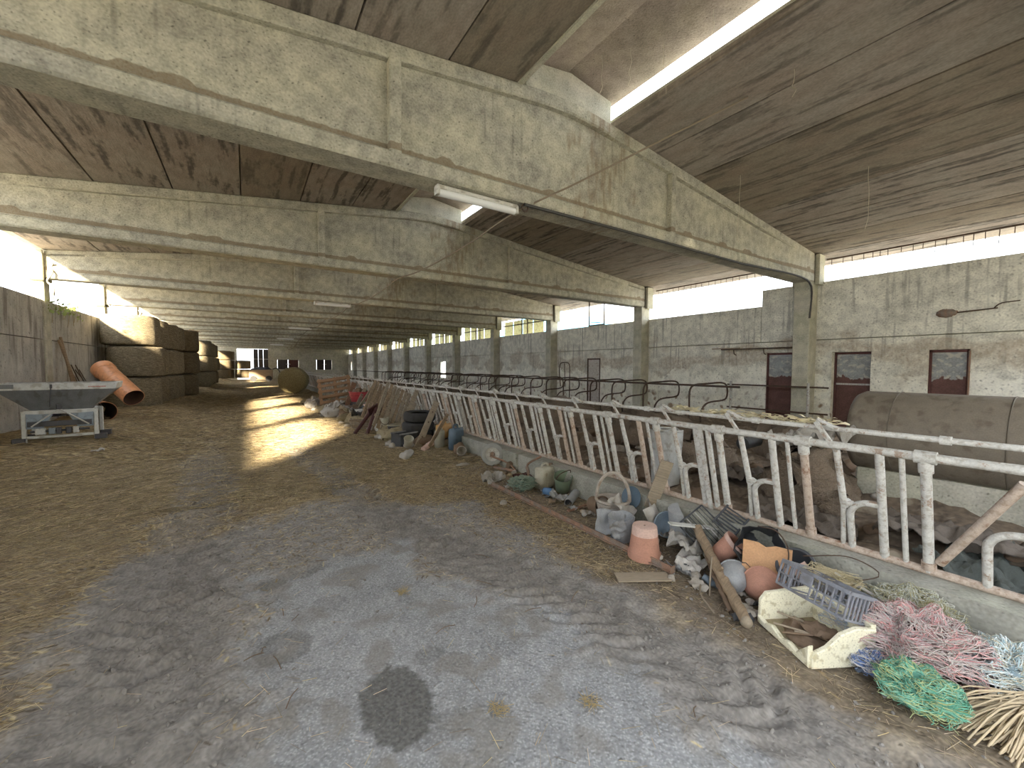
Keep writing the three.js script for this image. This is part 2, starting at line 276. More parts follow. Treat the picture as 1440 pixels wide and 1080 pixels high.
// columns
{
  const gR = planeUV(merge([at(cbox(0.42, 3.9, 0.36, 0.015), 11.62, 1.84, 0), at(cbox(0.3, 0.72, 0.1, 0.01), 11.72, 4.08, -0.24), at(cbox(0.3, 0.72, 0.1, 0.01), 11.72, 4.08, 0.24), at(cbox(0.26, 0.66, 0.4, 0.01), 11.77, 4.1, 0)]));
  const gL = planeUV(merge([at(cbox(0.3, 3.9, 0.36, 0.015), -4.17, 1.84, 0), at(cbox(0.26, 0.7, 0.1, 0.01), -4.13, 4.08, -0.24), at(cbox(0.26, 0.7, 0.1, 0.01), -4.13, 4.08, 0.24), at(cbox(0.24, 0.66, 0.4, 0.01), -4.14, 4.06, 0)]));
  for (let k = -1; k < 11; k++) {
    for (const [g, lab, grp] of [[gR, 'square concrete column standing against the whitewashed stall wall', 'columns of the stall side'], [gL, 'concrete column at the hay side wall between open window bays', 'columns of the hay side']]) {
      const m = single('concrete_column', g, M.concrete, lab, 'column', [0, 0, zk(k)], grp); m.userData.kind = 'structure';
    }
  }
}
// left wall: two rows of cast panels per bay, open above
{
  const w = struct('wall_left', 'grey cast concrete panel wall with dark run stains behind the hay bales', 'wall');
  for (let k = -1; k < 12; k++) {
    const z1 = k < 0 ? ZFRONT : zk(k - 1), z0 = zk(k), len = z1 - z0 - 0.016;
    for (const [y0, y1, th] of [[-0.3, 2.31, 0.2], [2.33, 3.27, 0.2]]) { const m = part('panel', planeUV(at(cbox(th, y1 - y0, len, 0.012), XL - th / 2, (y0 + y1) / 2, (z0 + z1) / 2)), M.cast, w); }
  }
  part('backing', [box(0.04, 3.4, ZFRONT - ZEND, XL - 0.22, 1.5, (ZFRONT + ZEND) / 2)], M.concrete, w);
}
// right wall: panels per bay, doors and openings cut out of them
{
  const w = struct('wall_right', 'grey and whitewashed stall wall with peeling lime and a brown damp band', 'wall');
  const holes = [[-1.78, -2.35, 2.08], [-3.28, -4.01, 2.08], [-4.71, -5.48, 2.10], [-11.67, -12.4, 2.06]];   // doors: z0, z1, top
  const wins = [[-26.7, -27.6, 0.9, 2.05], [-57.2, -57.8, 1.2, 2.3]];
  for (let k = -1; k < 12; k++) {
    const z1 = k < 0 ? ZFRONT : zk(k - 1) - 0.006, z0 = zk(k) + 0.006;
    const hs = holes.filter((h) => h[0] < z1 && h[1] > z0).map((h) => [[h[1], -0.25], [h[0], -0.25], [h[0], h[2]], [h[1], h[2]]]).concat(wins.filter((h) => h[0] < z1 && h[1] > z0).map((h) => rect(h[1], h[0], h[2], h[3])));
    const turn = (g) => at(g, 0, 0, 0, 0, -Math.PI / 2, 0).translate(XR + 0.11, 0, 0);   // shape x -> z
    part('panel', planeUV(turn(ext(rect(z0, z1, -0.3, 2.38), 0.22, hs, 0.008))), M.lime, w);
    const tops = k < 1 ? [[z0, z1, 3.8]] : k === 1 ? [[-5.64, z1, 3.8], [z0, -5.65, 3.37]] : [[z0, z1, 3.37]];
    for (const [a, b, y] of tops) part('panel', planeUV(turn(ext(rect(a, b, 2.396, y), 0.22, [], 0.012))), M.lime, w);
  }
  part('unseen_joint_strip', [box(0.04, 0.12, ZFRONT - ZEND, XR + 0.25, 2.39, (ZFRONT + ZEND) / 2)], M.concrete, w);  // unseen strip behind the panel joint, stops daylight showing through
}
// end wall with a tall doorway and two shuttered windows; unseen front wall behind the camera with a doorway and a stall opening placed to light the stall wall
{
  const e = struct('wall_end', 'pale plastered gable wall closing the far end of the barn', 'wall');
  const gable = (h0) => [[XL - 0.2, h0], [XR + 0.2, h0], [XR + 0.2, roofY(XR)], [XRIDGE, roofY(XRIDGE) + 0.5], [XL - 0.2, roofY(XL)]];
  part('plaster', planeUV(ext(gable(-0.3), 0.25, [rect(-0.93, 2.3, -0.2, 3.8), rect(3.3, 5.7, 1.3, 2.5), rect(7.8, 9.7, 1.25, 2.55)]).translate(0, 0, ZEND - 0.12)), M.concrete, e);
  const f = struct('wall_front', 'unseen front gable wall with a wide cart doorway and a stall opening placed to light the stall wall', 'wall');
  part('plaster', planeUV(ext(gable(-0.3), 0.25, [rect(-2.0, 3.1, -0.2, 3.3), rect(4.3, 11.4, 1.2, 3.5)]).translate(0, 0, ZFRONT + 0.4)), M.concrete, f);
  M.leaf = std([0.075, 0.065, 0.06], 0.8, { map: grimeTex }); M.leafRed = std([0.13, 0.05, 0.045], 0.8, { map: grimeTex });
  const d = struct('door_1', 'dark sliding door leaf half across the bright far doorway', 'door');
  for (let i = 0; i < 3; i++) part('plank', at(cbox(0.5, 3.75, 0.05, 0.01), 1.0 + i * 0.525, 1.9, ZEND + 0.06), M.leaf, d);
  part('rail', [at(cbox(1.6, 0.06, 0.03, 0.005), 1.52, 2.55, ZEND + 0.1), at(cbox(1.6, 0.06, 0.03, 0.005), 1.52, 1.35, ZEND + 0.1)], M.pipe, d);
  for (const [n, a, b, y0, y1, mats, lab] of [['window_1', 3.3, 5.7, 1.3, 2.5, [M.leaf, M.leafRed], 'shuttered window with one dark and one reddish shutter in the far wall'], ['window_2', 7.8, 9.7, 1.25, 2.55, [M.leaf, M.leaf], 'smaller shuttered window with two black shutters in the far wall']]) {
    const o = struct(n, lab, 'window'), c = (a + b) / 2;
    part('shutter', at(cbox((b - a) / 2 - 0.05, y1 - y0, 0.05, 0.01), (a + c) / 2, (y0 + y1) / 2, ZEND + 0.0), mats[0], o); part('shutter', at(cbox((b - a) / 2 - 0.05, y1 - y0, 0.05, 0.01), (b + c) / 2, (y0 + y1) / 2, ZEND + 0.0), mats[1], o);
    part('bolt', at(cbox(0.5, 0.08, 0.04, 0.01), c, (y0 + y1) / 2 + 0.05, ZEND + 0.05), M.pipe, o);
  }
}
// doors in the right wall: grey crumbling plaster above, rust brown below
{
  M.doorTex = dataTex(256, 512, (u, v) => {
    const x = u * 0.8, y = v * 2.1, k = 0.62 + 0.15 * fbm(x * 5, y * 5, 4) + 0.16 * fbm(x * 25, y * 25, 3); let c = [0.62 * k, 0.64 * k, 0.63 * k]; c = mix3(c, [0.6, 0.58, 0.5], ss(0.1, 0.5, fbm(x * 6 + 4, y * 6, 3)));
    const e = 1.5 + 0.14 * fbm(x * 2.5 + 6, 2, 3) + 0.05 * fbm(x * 14, y * 9, 3); const b = 0.16 + 0.05 * fbm(x * 3, y * 3, 3) + 0.03 * fbm(x * 24, y * 24, 2); return mix3(c, [b, b * 0.5, b * 0.42], ss(0.02, -0.02, y - e));
  }, true); M.doorTex.repeat.set(1, 1 / 2.1);
  M.door = std([0.85, 0.85, 0.85], 0.85, { map: M.doorTex, bumpMap: grimeBump, bumpScale: 0.004 });
  for (const [n, z0, z1, top, dx, lab] of [['door_2', -1.78, -2.35, 2.08, 0.07, 'peeling door with grey top and brown lower part beneath the rusty wall nozzle'], ['door_3', -3.28, -4.01, 2.08, 0.2, 'deep set brown stable door with crumbling grey upper half'], ['door_4', -4.71, -5.48, 2.1, 0.06, 'brown and grey stable door next to the column, below the wall shelf'], ['door_5', -11.67, -12.4, 2.06, 0.03, 'rust blotched pale metal door farther along the stall wall']]) {
    const o = struct(n, lab, 'door'); const w = z0 - z1;
    const g = planeUV(at(cbox(0.05, top + 0.2, w, 0.006), XR + dx + 0.025, (top - 0.2) / 2, (z0 + z1) / 2), 1.0);
    part('leaf', g, n === 'door_5' ? M.rustDoor ??= std([0.75, 0.7, 0.66], 0.7, { map: pipeTex }) : M.door, o);
    part('frame', [at(cbox(0.07, 0.05, w, 0.006), XR + dx - 0.01, top - 0.03, (z0 + z1) / 2), at(cbox(0.07, top, 0.04, 0.006), XR + dx - 0.01, top / 2, z0 - 0.02), at(cbox(0.07, top, 0.04, 0.006), XR + dx - 0.01, top / 2, z1 + 0.02)], n === 'door_5' ? M.darkIron : M.leafRed, o);
    if (n === 'door_3') part('cross_rail', at(cbox(0.03, 0.04, w, 0.005), XR + dx - 0.01, 1.32, (z0 + z1) / 2), M.pipe, o);
    if (n === 'door_2') part('hinge_pipe', rod([XR - 0.02, 1.1, z0 - 0.0], [XR - 0.02, 2.05, z0 - 0.0], 0.016), M.rust, o);
  }
}
// clerestory of the right wall: wires in the near bays, yellow corrugated sheets in the far bays
{
  for (const [k, y0] of [[0, 3.8], [1, 3.37]]) {
    const z1 = k < 1 ? ZFRONT : zk(k - 1) - 0.25, z0 = zk(k) + 0.25; const gs = [], fr = [];
    for (let z = z0 + 0.1; z < z1; z += rr(0.13, 0.24)) { const full = rnd() < (k < 1 ? 0.25 : 0.5), yt = 4.37; gs.push(rod([12.07, full ? (k === 1 && z > -5.65 ? 3.8 : y0) : yt - rr(0.05, 0.3), z], [12.07, yt, z + rr(-0.01, 0.01)], 0.007, 0.007, 4)); }
    fr.push(rod([12.07, 4.37, z0], [12.07, 4.37, z1], 0.02, 0.02, 6));
    const o = thing('wire_screen', k < 1 ? 'thin wires hanging in the high opening above the tall wall with two doors' : 'thin vertical wires across the high opening above the wall shelf', 'wire screen', [0, 0, 0], 0);
    part('wires', gs, M.darkIron, o).userData.kind = 'stuff'; part('top_rod', fr, M.darkIron, o);
  }
  M.yellowSheet = new THREE.MeshPhysicalMaterial({ color: new THREE.Color().setRGB(0.62, 0.54, 0.27), roughness: 0.95, transmission: 0.3, thickness: 0, map: grimeTex, side: THREE.DoubleSide });
  const corr = (len, h, pitch, amp, x, y, z, mat = null) => { const n = Math.round(len / pitch) * 6, g = new THREE.PlaneGeometry(len, h, n, 1), p = g.attributes.position; for (let i = 0; i < p.count; i++) p.setZ(i, amp * Math.sin(p.getX(i) / pitch * Math.PI * 2)); g.computeVertexNormals(); return at(g, 0, 0, 0, 0, -Math.PI / 2, 0).translate(x, y, z); };
  globalThis.corr_ = corr;
  for (let k = 3; k < 12; k++) {
    const z1 = zk(k - 1) - 0.25, z0 = zk(k) + 0.25, o = thing('corrugated_sheeting', `yellowed corrugated sheeting in the ${['first', 'second', 'third', 'fourth', 'fifth', 'sixth', 'seventh', 'eighth', 'ninth'][k - 3]} high window bay beyond the blue shed view`, 'sheeting', [0, 0, 0], 0, 'yellowed window sheeting');
    const gap = k === 8 ? 4 : -1;
    for (let i = 0; i < 5; i++) { if (i === gap || (k === 3 && i === 4)) continue; part('sheet', planeUV(corr(0.88, k === 3 ? 0.78 : 0.98, 0.1, 0.014, 12.07, 3.37 + (k === 3 ? 0.39 : 0.49), z0 + 0.45 + i * 0.9)), M.yellowSheet, o); }
    part('batten', [at(cbox(0.05, 0.05, z1 - z0, 0.005), 11.9, 3.9, (z0 + z1) / 2)], M.woodGrey, o);
    part('mullion', [at(cbox(0.05, 1.0, 0.05, 0.005), 11.9, 3.88, (z0 + z1) / 2 + 0.2), at(cbox(0.05, 1.0, 0.05, 0.005), 11.9, 3.88, (z0 + z1) / 2 - 0.3)], M.woodGrey, o);
  }
  const s = thing('window_sash', 'narrow iron window frame standing in the high opening before the blue shed', 'window frame', [11.9, 3.37, -12.0]);
  for (const z of [-0.42, 0.42]) part('upright', at(cbox(0.04, 1.06, 0.05, 0.006), 0, 0.53, z), M.darkIron, s);
  part('sill', at(cbox(0.1, 0.05, 0.86, 0.006), 0, 0.03, 0), M.darkIron, s); part('hanging_bar', at(cbox(0.05, 0.03, 0.5, 0.005), -0.05, 0.14, 0, 0.1), M.darkIron, s);
}
// outside: yard, blue shed beyond the stall windows, unseen house across the yard placed to keep the sun out of the front openings
{
  M.yard = std([0.62, 0.57, 0.47], 1, { map: grimeTex });  // pale yard colour set to bounce light up to the ceiling
  const g = new THREE.PlaneGeometry(400, 400, 1, 1).rotateX(-Math.PI / 2).translate(0, -0.35, 0);
  const y = single('yard_ground', planeUV(g, 0.2), M.yard, 'open yard surrounding the barn, pale colour set to bounce light onto the ceiling', 'ground'); y.userData.kind = 'structure';
  M.blue = std([0.13, 0.34, 0.55], 0.6); M.unseenHouseWall = std([0.62, 0.58, 0.5], 0.95, { map: concreteTex });
  const b = thing('corrugated_shed', 'blue corrugated shed gable seen through the high stall window', 'shed', [22, -0.3, -29]);
  const cg = [], sh = (z) => 7.4 - 0.27 * Math.abs(z); for (let i = 0; i < 60; i++) { const z = -9 + i * 0.3 + 0.15; cg.push(box(0.06 + (i % 2) * 0.06, sh(z), 0.3, 0, sh(z) / 2, z)); } part('gable_sheets', cg, M.blue, b);
  part('roof', [box(12, 0.12, 9.6, 6, 7.4 - 1.2, 4.6, 0.264), box(12, 0.12, 9.6, 6, 7.4 - 1.2, -4.6, -0.264)], M.concrete, b);
  const h = thing('unseen_shade_house', 'unseen plastered house across the yard, placed to keep the sun out of the front openings', 'house', [-3.5, -0.3, 12.5]);
  part('wall', planeUV(ext([[-6.5, 0], [13.5, 0], [13.5, 7.0], [-6.5, 7.0]], 5, [], 0.05)), M.unseenHouseWall, h); part('roof', planeUV(ext([[-7, 7.0], [14, 7.0], [14, 7.2], [3.5, 8.8], [-7, 7.2]], 5.8, [], 0.05)), M.rust, h);
}
// ---------------------------------------------------------------- ground of the alley
const trackR = [[2.15, 0.9], [2.12, -1.2], [2.08, -1.75], [1.85, -2.45], [1.6, -3.3], [1.34, -4.2], [1.12, -6.2], [0.8, -8.7], [0.55, -14], [0.5, -60]];
const trackL = [[-0.45, 0.9], [-0.5, -2], [-0.53, -4], [-0.54, -5.2], [-0.5, -7], [-0.75, -10], [-1.0, -14], [-1.0, -60]];
function trackX(t, z) { for (let i = 0; i < t.length - 1; i++) if (z <= t[i][1] && z >= t[i + 1][1]) { const f = (z - t[i][1]) / (t[i + 1][1] - t[i][1]); return mix(t[i][0], t[i + 1][0], f); } return t[t.length - 1][0]; }
const trackMask = (x, z) => { const w = (d, s) => ss(0.36, 0.16, Math.abs(d) + 0.10 * n2(x * 3, z * 3 + s)); return Math.max(w(x - trackX(trackR, z), 3), w((x - trackX(trackL, z)) * 0.72, 8)) * ss(-13, -8.5, z + 1.5 * n2(x, z)); };
function bareMask(x, z) {      // swept concrete and dried grey mud in front of the cart door
  const e = 0.28 * fbm(x * 1.3 + 4, z * 1.3, 3) + 0.08 * n2(x * 8, z * 8);
  const xr = mix(1.75, 1.15, ss(-1.6, -3.6, z)), xl = mix(-0.1, 0.05, ss(-1, -3, z));
  return ss(0.14, -0.14, Math.max(xl - x, x - xr, -3.75 - z) + e);
}
const mudMask = (x, z) => ss(0.25, -0.2, Math.max(-1.05 - x, x - 2.35, -5.4 - z + 0.5 * Math.abs(x - 0.6)) + 0.3 * fbm(x * 1.1 + 9, z * 1.1, 3));
const litter = (x, z) => clamp(1 - 0.97 * bareMask(x, z) - 0.62 * mudMask(x, z) * (1 - bareMask(x, z)) - 0.6 * trackMask(x, z) - 0.62 * ss(-2.6, -1.2, z + 0.5 * n2(x, z * 2)) * ss(1.6, 2.3, x) - 0.55 * ss(2.75, 2.95, x) * ss(-6.5, -5, z) - 0.3 * ss(-0.7, -1.3, x) * ss(-6.5, -3.5, z));
function gy(x, z) {
  let y = 0.28 * ss(-1.1, -2.7, x) * ss(-6.5, -10, z) + 0.05 * ss(-5, -9, z) + 0.03 * fbm(x * 0.7, z * 0.7, 2) * ss(-3, -6, z);
  const bare = bareMask(x, z); y += (1 - bare) * (0.016 * fbm(x * 3.1, z * 3.1, 3) + 0.014) + 0.006 * (1 - bare) * n2(x * 14, z * 14);
  if (z > -13) for (const [t, w, s] of [[trackR, 0.27, 0], [trackL, 0.36, 5]]) {
    const d = x - trackX(t, z), a = Math.abs(d); if (a > w + 0.15) continue;
    const inn = ss(w + 0.08, w - 0.06, a), lug = Math.sin((z + 0.75 * a) / 0.165 * Math.PI * 2 + 0.8 * n2(x * 2, z * 2)), fade = clamp(0.5 + 0.9 * fbm(x * 1.2, z * 1.2 + s, 2));
    y += inn * (-0.016 + fade * (0.020 * lug + 0.014 * n2(x * 17, z * 17))) + 0.012 * ss(0.1, 0, Math.abs(a - w)) * fade;
  }
  return y + 0.05 * ss(2.7, 3.4, x) * ss(-1, -5, z);
}
const strokes = mulberry(41);
function groundTexture(x0, x1, z0, z1, w, h, count, len) {
  const cv = document.createElement('canvas'); cv.width = w; cv.height = h; const c = cv.getContext('2d'), im = c.createImageData(w, h), d = im.data;
  const enc = (q) => 255 * (q <= 0.0031308 ? q * 12.92 : 1.055 * Math.pow(clamp(q), 1 / 2.4) - 0.055);
  for (let j = 0, i = 0; j < h; j++) for (let k = 0; k < w; k++, i += 4) {
    const x = mix(x0, x1, (k + 0.5) / w), z = mix(z0, z1, (j + 0.5) / h), f = fbm(x * 30, z * 30, 2), m = fbm(x * 5 + 3, z * 5, 3), g = fbm(x * 1.1, z * 1.1, 2);
    let col = [0.385, 0.305, 0.195].map((q) => q * (0.85 + 0.25 * m + 0.35 * f + 0.12 * g));                         // trodden straw and dung
    col = mix3(col, [0.165, 0.13, 0.095].map((q) => q * (1 + 0.4 * f + 0.2 * m)), 0.8 * (ss(-0.1, 0.15, Math.min(x - 2.3, z + 5.2) + 0.5 * fbm(x * 2, z * 2, 4)))); col = mix3(col, [0.195, 0.16, 0.12].map((q) => q * (1 + 0.5 * f + 0.3 * m)), 0.7 * (ss(-0.1, 0.15, Math.min(-0.9 - x, z + 6.4) + 0.6 * fbm(x * 1.6 + 8, z * 1.6, 4)))); col = mix3(col, [0.17, 0.135, 0.10].map((q) => q * (1 + 0.3 * f)), 0.75 * ss(-0.05, 0.45, fbm(x * 0.9 + 33, z * 0.5, 3)));
    col = mix3(col, [0.27, 0.258, 0.25].map((q) => q * (0.95 + 0.3 * m + 0.35 * f)), 0.88 * mudMask(x, z));
    col = mix3(col, [0.20, 0.185, 0.17].map((q) => q * (1 + 0.35 * m + 0.3 * f)), 0.7 * trackMask(x, z));
    const b = bareMask(x, z); if (b > 0) { let s = 0.285 + 0.04 * g + 0.05 * m + 0.07 * f + 0.15 * (n2(x * 90, z * 90) > 0.5 ? 1 : 0) - 0.05 * (n2(x * 70 + 9, z * 70) > 0.55 ? 1 : 0); let cc = [s * 0.985, s, s * 1.03];
      const spots = [[0.60, -1.98, 0.17, 0.27, 0.85], [0.86, -2.22, 0.09, 0.07, 0.4], [0.36, -3.72, 0.17, 0.12, 0.55], [0.13, -3.62, 0.1, 0.08, 0.6], [0.15, -2.75, 0.16, 0.16, 0.45], [0.45, -3.1, 0.12, 0.1, 0.25], [0.75, -1.72, 0.14, 0.09, 0.3]];
      for (const [sx, sz, rx, rz, k2] of spots) { const q = Math.hypot((x - sx) / rx, (z - sz) / rz) + 0.22 * fbm(x * 8, z * 8, 3); cc = mix3(cc, [0.105, 0.102, 0.095].map((v) => v * (1 + 0.5 * f)), k2 * ss(1.12, 0.9, q)); }
      cc = mix3(cc, [0.21, 0.195, 0.175], 0.6 * ss(0.1, 0.5, fbm(x * 2 + 80, z * 2, 3))); col = mix3(col, cc, b); }
    d[i] = enc(col[0]); d[i + 1] = enc(col[1]); d[i + 2] = enc(col[2]); d[i + 3] = 255;
  }
  c.putImageData(im, 0, 0);
  const tones = ['#b29c70', '#9a845a', '#cdb98a', '#7f6b46', '#625038', '#dac9a2', '#463a2a'], sx = w / (x1 - x0), sz = h / Math.abs(z1 - z0);
  for (let n = 0; n < count; n++) {
    const x = mix(x0, x1, strokes()), z = mix(z0, z1, strokes()), l = litter(x, z); if (strokes() > l * l * 1.05 || (z > -2.8 && strokes() < 0.7)) continue;
    const left = x < -0.9, a = left ? -0.5 + 0.9 * (strokes() - 0.5) : strokes() * 6.28, L = len * (0.4 + 1.1 * strokes()) * (left ? 1.5 : 1), px = (x - x0) * sx, pz = Math.abs(z - z0) * sz;
    c.strokeStyle = tones[Math.floor(strokes() * 7)]; c.globalAlpha = 0.55 + 0.4 * strokes(); c.lineWidth = 0.7 + strokes() * 0.9; c.beginPath(); c.moveTo(px, pz); c.lineTo(px + Math.cos(a) * L * sx, pz + Math.sin(a) * L * sz); c.stroke();
  }
  const t = new THREE.CanvasTexture(cv); t.flipY = false; t.colorSpace = THREE.SRGBColorSpace; return t;
}
function field(x0, x1, z0, z1, nx, nz, fn) {
  const g = new THREE.PlaneGeometry(1, 1, nx, nz), p = g.attributes.position, uv = g.attributes.uv;
  for (let i = 0; i < p.count; i++) { const u = uv.getX(i), v = 1 - uv.getY(i), x = mix(x0, x1, u), z = mix(z0, z1, v); p.setXYZ(i, x, fn(x, z), z); uv.setXY(i, u, v); }
  const id = g.index.array; for (let i = 0; i < id.length; i += 3) { const t = id[i]; id[i] = id[i + 1]; id[i + 1] = t; }
  g.computeVertexNormals(); const n = g.attributes.normal; if (n.getY(0) < 0) { for (let i = 0; i < id.length; i += 3) { const t = id[i]; id[i] = id[i + 1]; id[i + 1] = t; } g.computeVertexNormals(); } return g;
}
const floor = struct('floor', 'earth and concrete alley floor strewn with trodden straw and tyre tracks', 'floor');
{
  const near = groundTexture(-4.2, 3.7, 1.3, -9, 1152, 1536, 150000, 0.045), far = groundTexture(-4.2, 3.7, -9, ZEND, 512, 1536, 220000, 0.12);
  M.groundNear = std([1, 1, 1], 1, { map: near, bumpMap: concreteBump.clone(), bumpScale: 0.02 }); M.groundNear.bumpMap.repeat.set(2.2, 2.9); M.groundNear.bumpMap.needsUpdate = true;
  M.groundFar = std([1, 1, 1], 1, { map: far, bumpMap: concreteBump.clone(), bumpScale: 0.04 }); M.groundFar.bumpMap.repeat.set(3, 16); M.groundFar.bumpMap.needsUpdate = true;
  part('near_ground', field(-4.2, 3.7, 1.3, -9, 330, 420, gy), M.groundNear, floor);
  part('far_ground', field(-4.2, 3.7, -9, ZEND, 70, 420, gy), M.groundFar, floor);
}
// stall side: kerb and dung covered stall floor
const sy = (x, z) => 0.08 + 0.10 * fbm(x * 0.6 + 5, z * 0.6, 3) + 0.05 * fbm(x * 2.4, z * 2.4, 3) + 0.03 * fbm(x * 7, z * 7, 2) + 0.22 * ss(4.6, 6.5, x) * (0.6 + 0.4 * n2(x * 0.4, z * 0.3)) + 0.12 * ss(-4, -1, z) * ss(4.2, 5.5, x);
{
  const st = struct('floor_stall', 'dark dung and rubble covered floor of the cattle stalls', 'floor');
  M.dung = std([0.5, 0.45, 0.4], 1, { map: dataTex(512, 512, (u, v) => { const x = u * 4, y = v * 4, k = 0.36 + 0.12 * fbm(x * 1.2, y * 1.2, 3) + 0.18 * fbm(x * 8, y * 8, 4); return mix3([k, k * 0.84, k * 0.68], [0.72, 0.68, 0.58], 0.8 * ss(0.28, 0.6, fbm(x * 2.2 + 50, y * 2.2, 4))); }, true), bumpMap: grimeBump, bumpScale: 0.03 });
  M.dung.map.repeat.set(3, 22);
  globalThis.stallFloor_ = st;
  part('dung_bed', field(3.7, 11.95, 1.3, ZEND, 130, 620, sy), M.dung, st);
  const kb = struct('trim_1', 'low concrete kerb under the cattle feed barrier', 'kerb');
  for (let i = 0; i < 19; i++) { const z1 = 1.2 - i * 3.2, g = planeUV(cbox(0.34, 0.7, 3.19, 0.03), 1, i * 1.7); const m = part('kerb_section', g, M.kerb, kb); m.position.set(3.66, 0.005 + rr(-0.006, 0.006), z1 - 1.6); m.rotation.z = rr(-0.008, 0.008); }
}
// loose straw: uncountable blades
{
  const blade = new THREE.CylinderGeometry(0.5, 0.35, 1, 3, 1, true).rotateZ(Math.PI / 2);
  const mk = (name, parentLabel, count, zr, len, thick, test) => {
    const im = new THREE.InstancedMesh(flat(blade), std([1, 1, 1], 0.85), count), m = new THREE.Matrix4(), q = new THREE.Quaternion(), e = new THREE.Euler(), col = new THREE.Color(); let n = 0, guard = 0;
    while (n < count && guard++ < count * 14) {
      const z = zr(), x = rr(-4.0, 3.45); if (!test(x, z)) continue;
      const left = x < -0.9, l = len * (0.35 + rnd() * 1.2) * (left && z > -6 ? 1.5 : 1), a = left && rnd() < 0.7 ? 0.5 + rr(-0.5, 0.5) : rnd() * 6.28; e.set(0, a, rr(-0.12, 0.16)); q.setFromEuler(e);
      m.compose(V(x, gy(x, z) + 0.006 + rnd() * 0.008, z), q, V(l, thick * (0.6 + rnd() * 0.7), thick * (0.6 + rnd() * 0.7))); im.setMatrixAt(n, m);
      const k = rnd() < 0.15 ? rr(1.1, 1.5) : rr(0.35, 0.95); im.setColorAt(n, col.setRGB(0.53 * k, 0.425 * k * rr(0.95, 1.04), 0.262 * k * rr(0.85, 1.15))); n++;
    }
    im.count = n; im.name = name; shade(im); im.userData = { label: parentLabel, category: 'straw', kind: 'stuff' }; scene.add(im);
  };
  mk('loose_straw', 'loose straw blades lying over the trodden floor near the cart door', 72000, () => 0.6 - 9.6 * Math.pow(rnd(), 1.25), 0.07, 0.0026, (x, z) => rnd() < litter(x, z) ** 2 * 0.9 + 0.012);
  mk('straw_carpet', 'thick golden straw spread across the sunlit middle of the alley', 56000, () => -6 - 31 * Math.pow(rnd(), 1.6), 0.16, 0.006, (x, z) => rnd() < litter(x, z));
  const clod = new THREE.InstancedMesh(flat(new THREE.DodecahedronGeometry(1, 0)), std([0.25, 0.235, 0.22], 1), 5200), m = new THREE.Matrix4(), q = new THREE.Quaternion(), e = new THREE.Euler(); let n = 0, guard = 0;
  while (n < 5200 && guard++ < 1e5) { const z = 0.5 - 8 * Math.pow(rnd(), 1.3), x = rr(-1.6, 3.3); if (rnd() > 0.05 + 0.9 * Math.max(trackMask(x, z), 0.35 * mudMask(x, z) * (1 - bareMask(x, z)), 0.5 * ss(2.2, 2.8, x))) continue; e.set(rnd() * 6, rnd() * 6, rnd() * 6); q.setFromEuler(e); const s = 0.003 + 0.010 * Math.pow(rnd(), 3); m.compose(V(x, gy(x, z) + s * 0.3, z), q, V(s * rr(0.8, 1.6), s * 0.7, s)); clod.setMatrixAt(n++, m); }
  clod.count = n; clod.name = 'mud_crumbs'; shade(clod); clod.userData = { label: 'small crumbs of dried mud scattered over the tyre tracks', category: 'mud', kind: 'stuff' }; scene.add(clod);
}
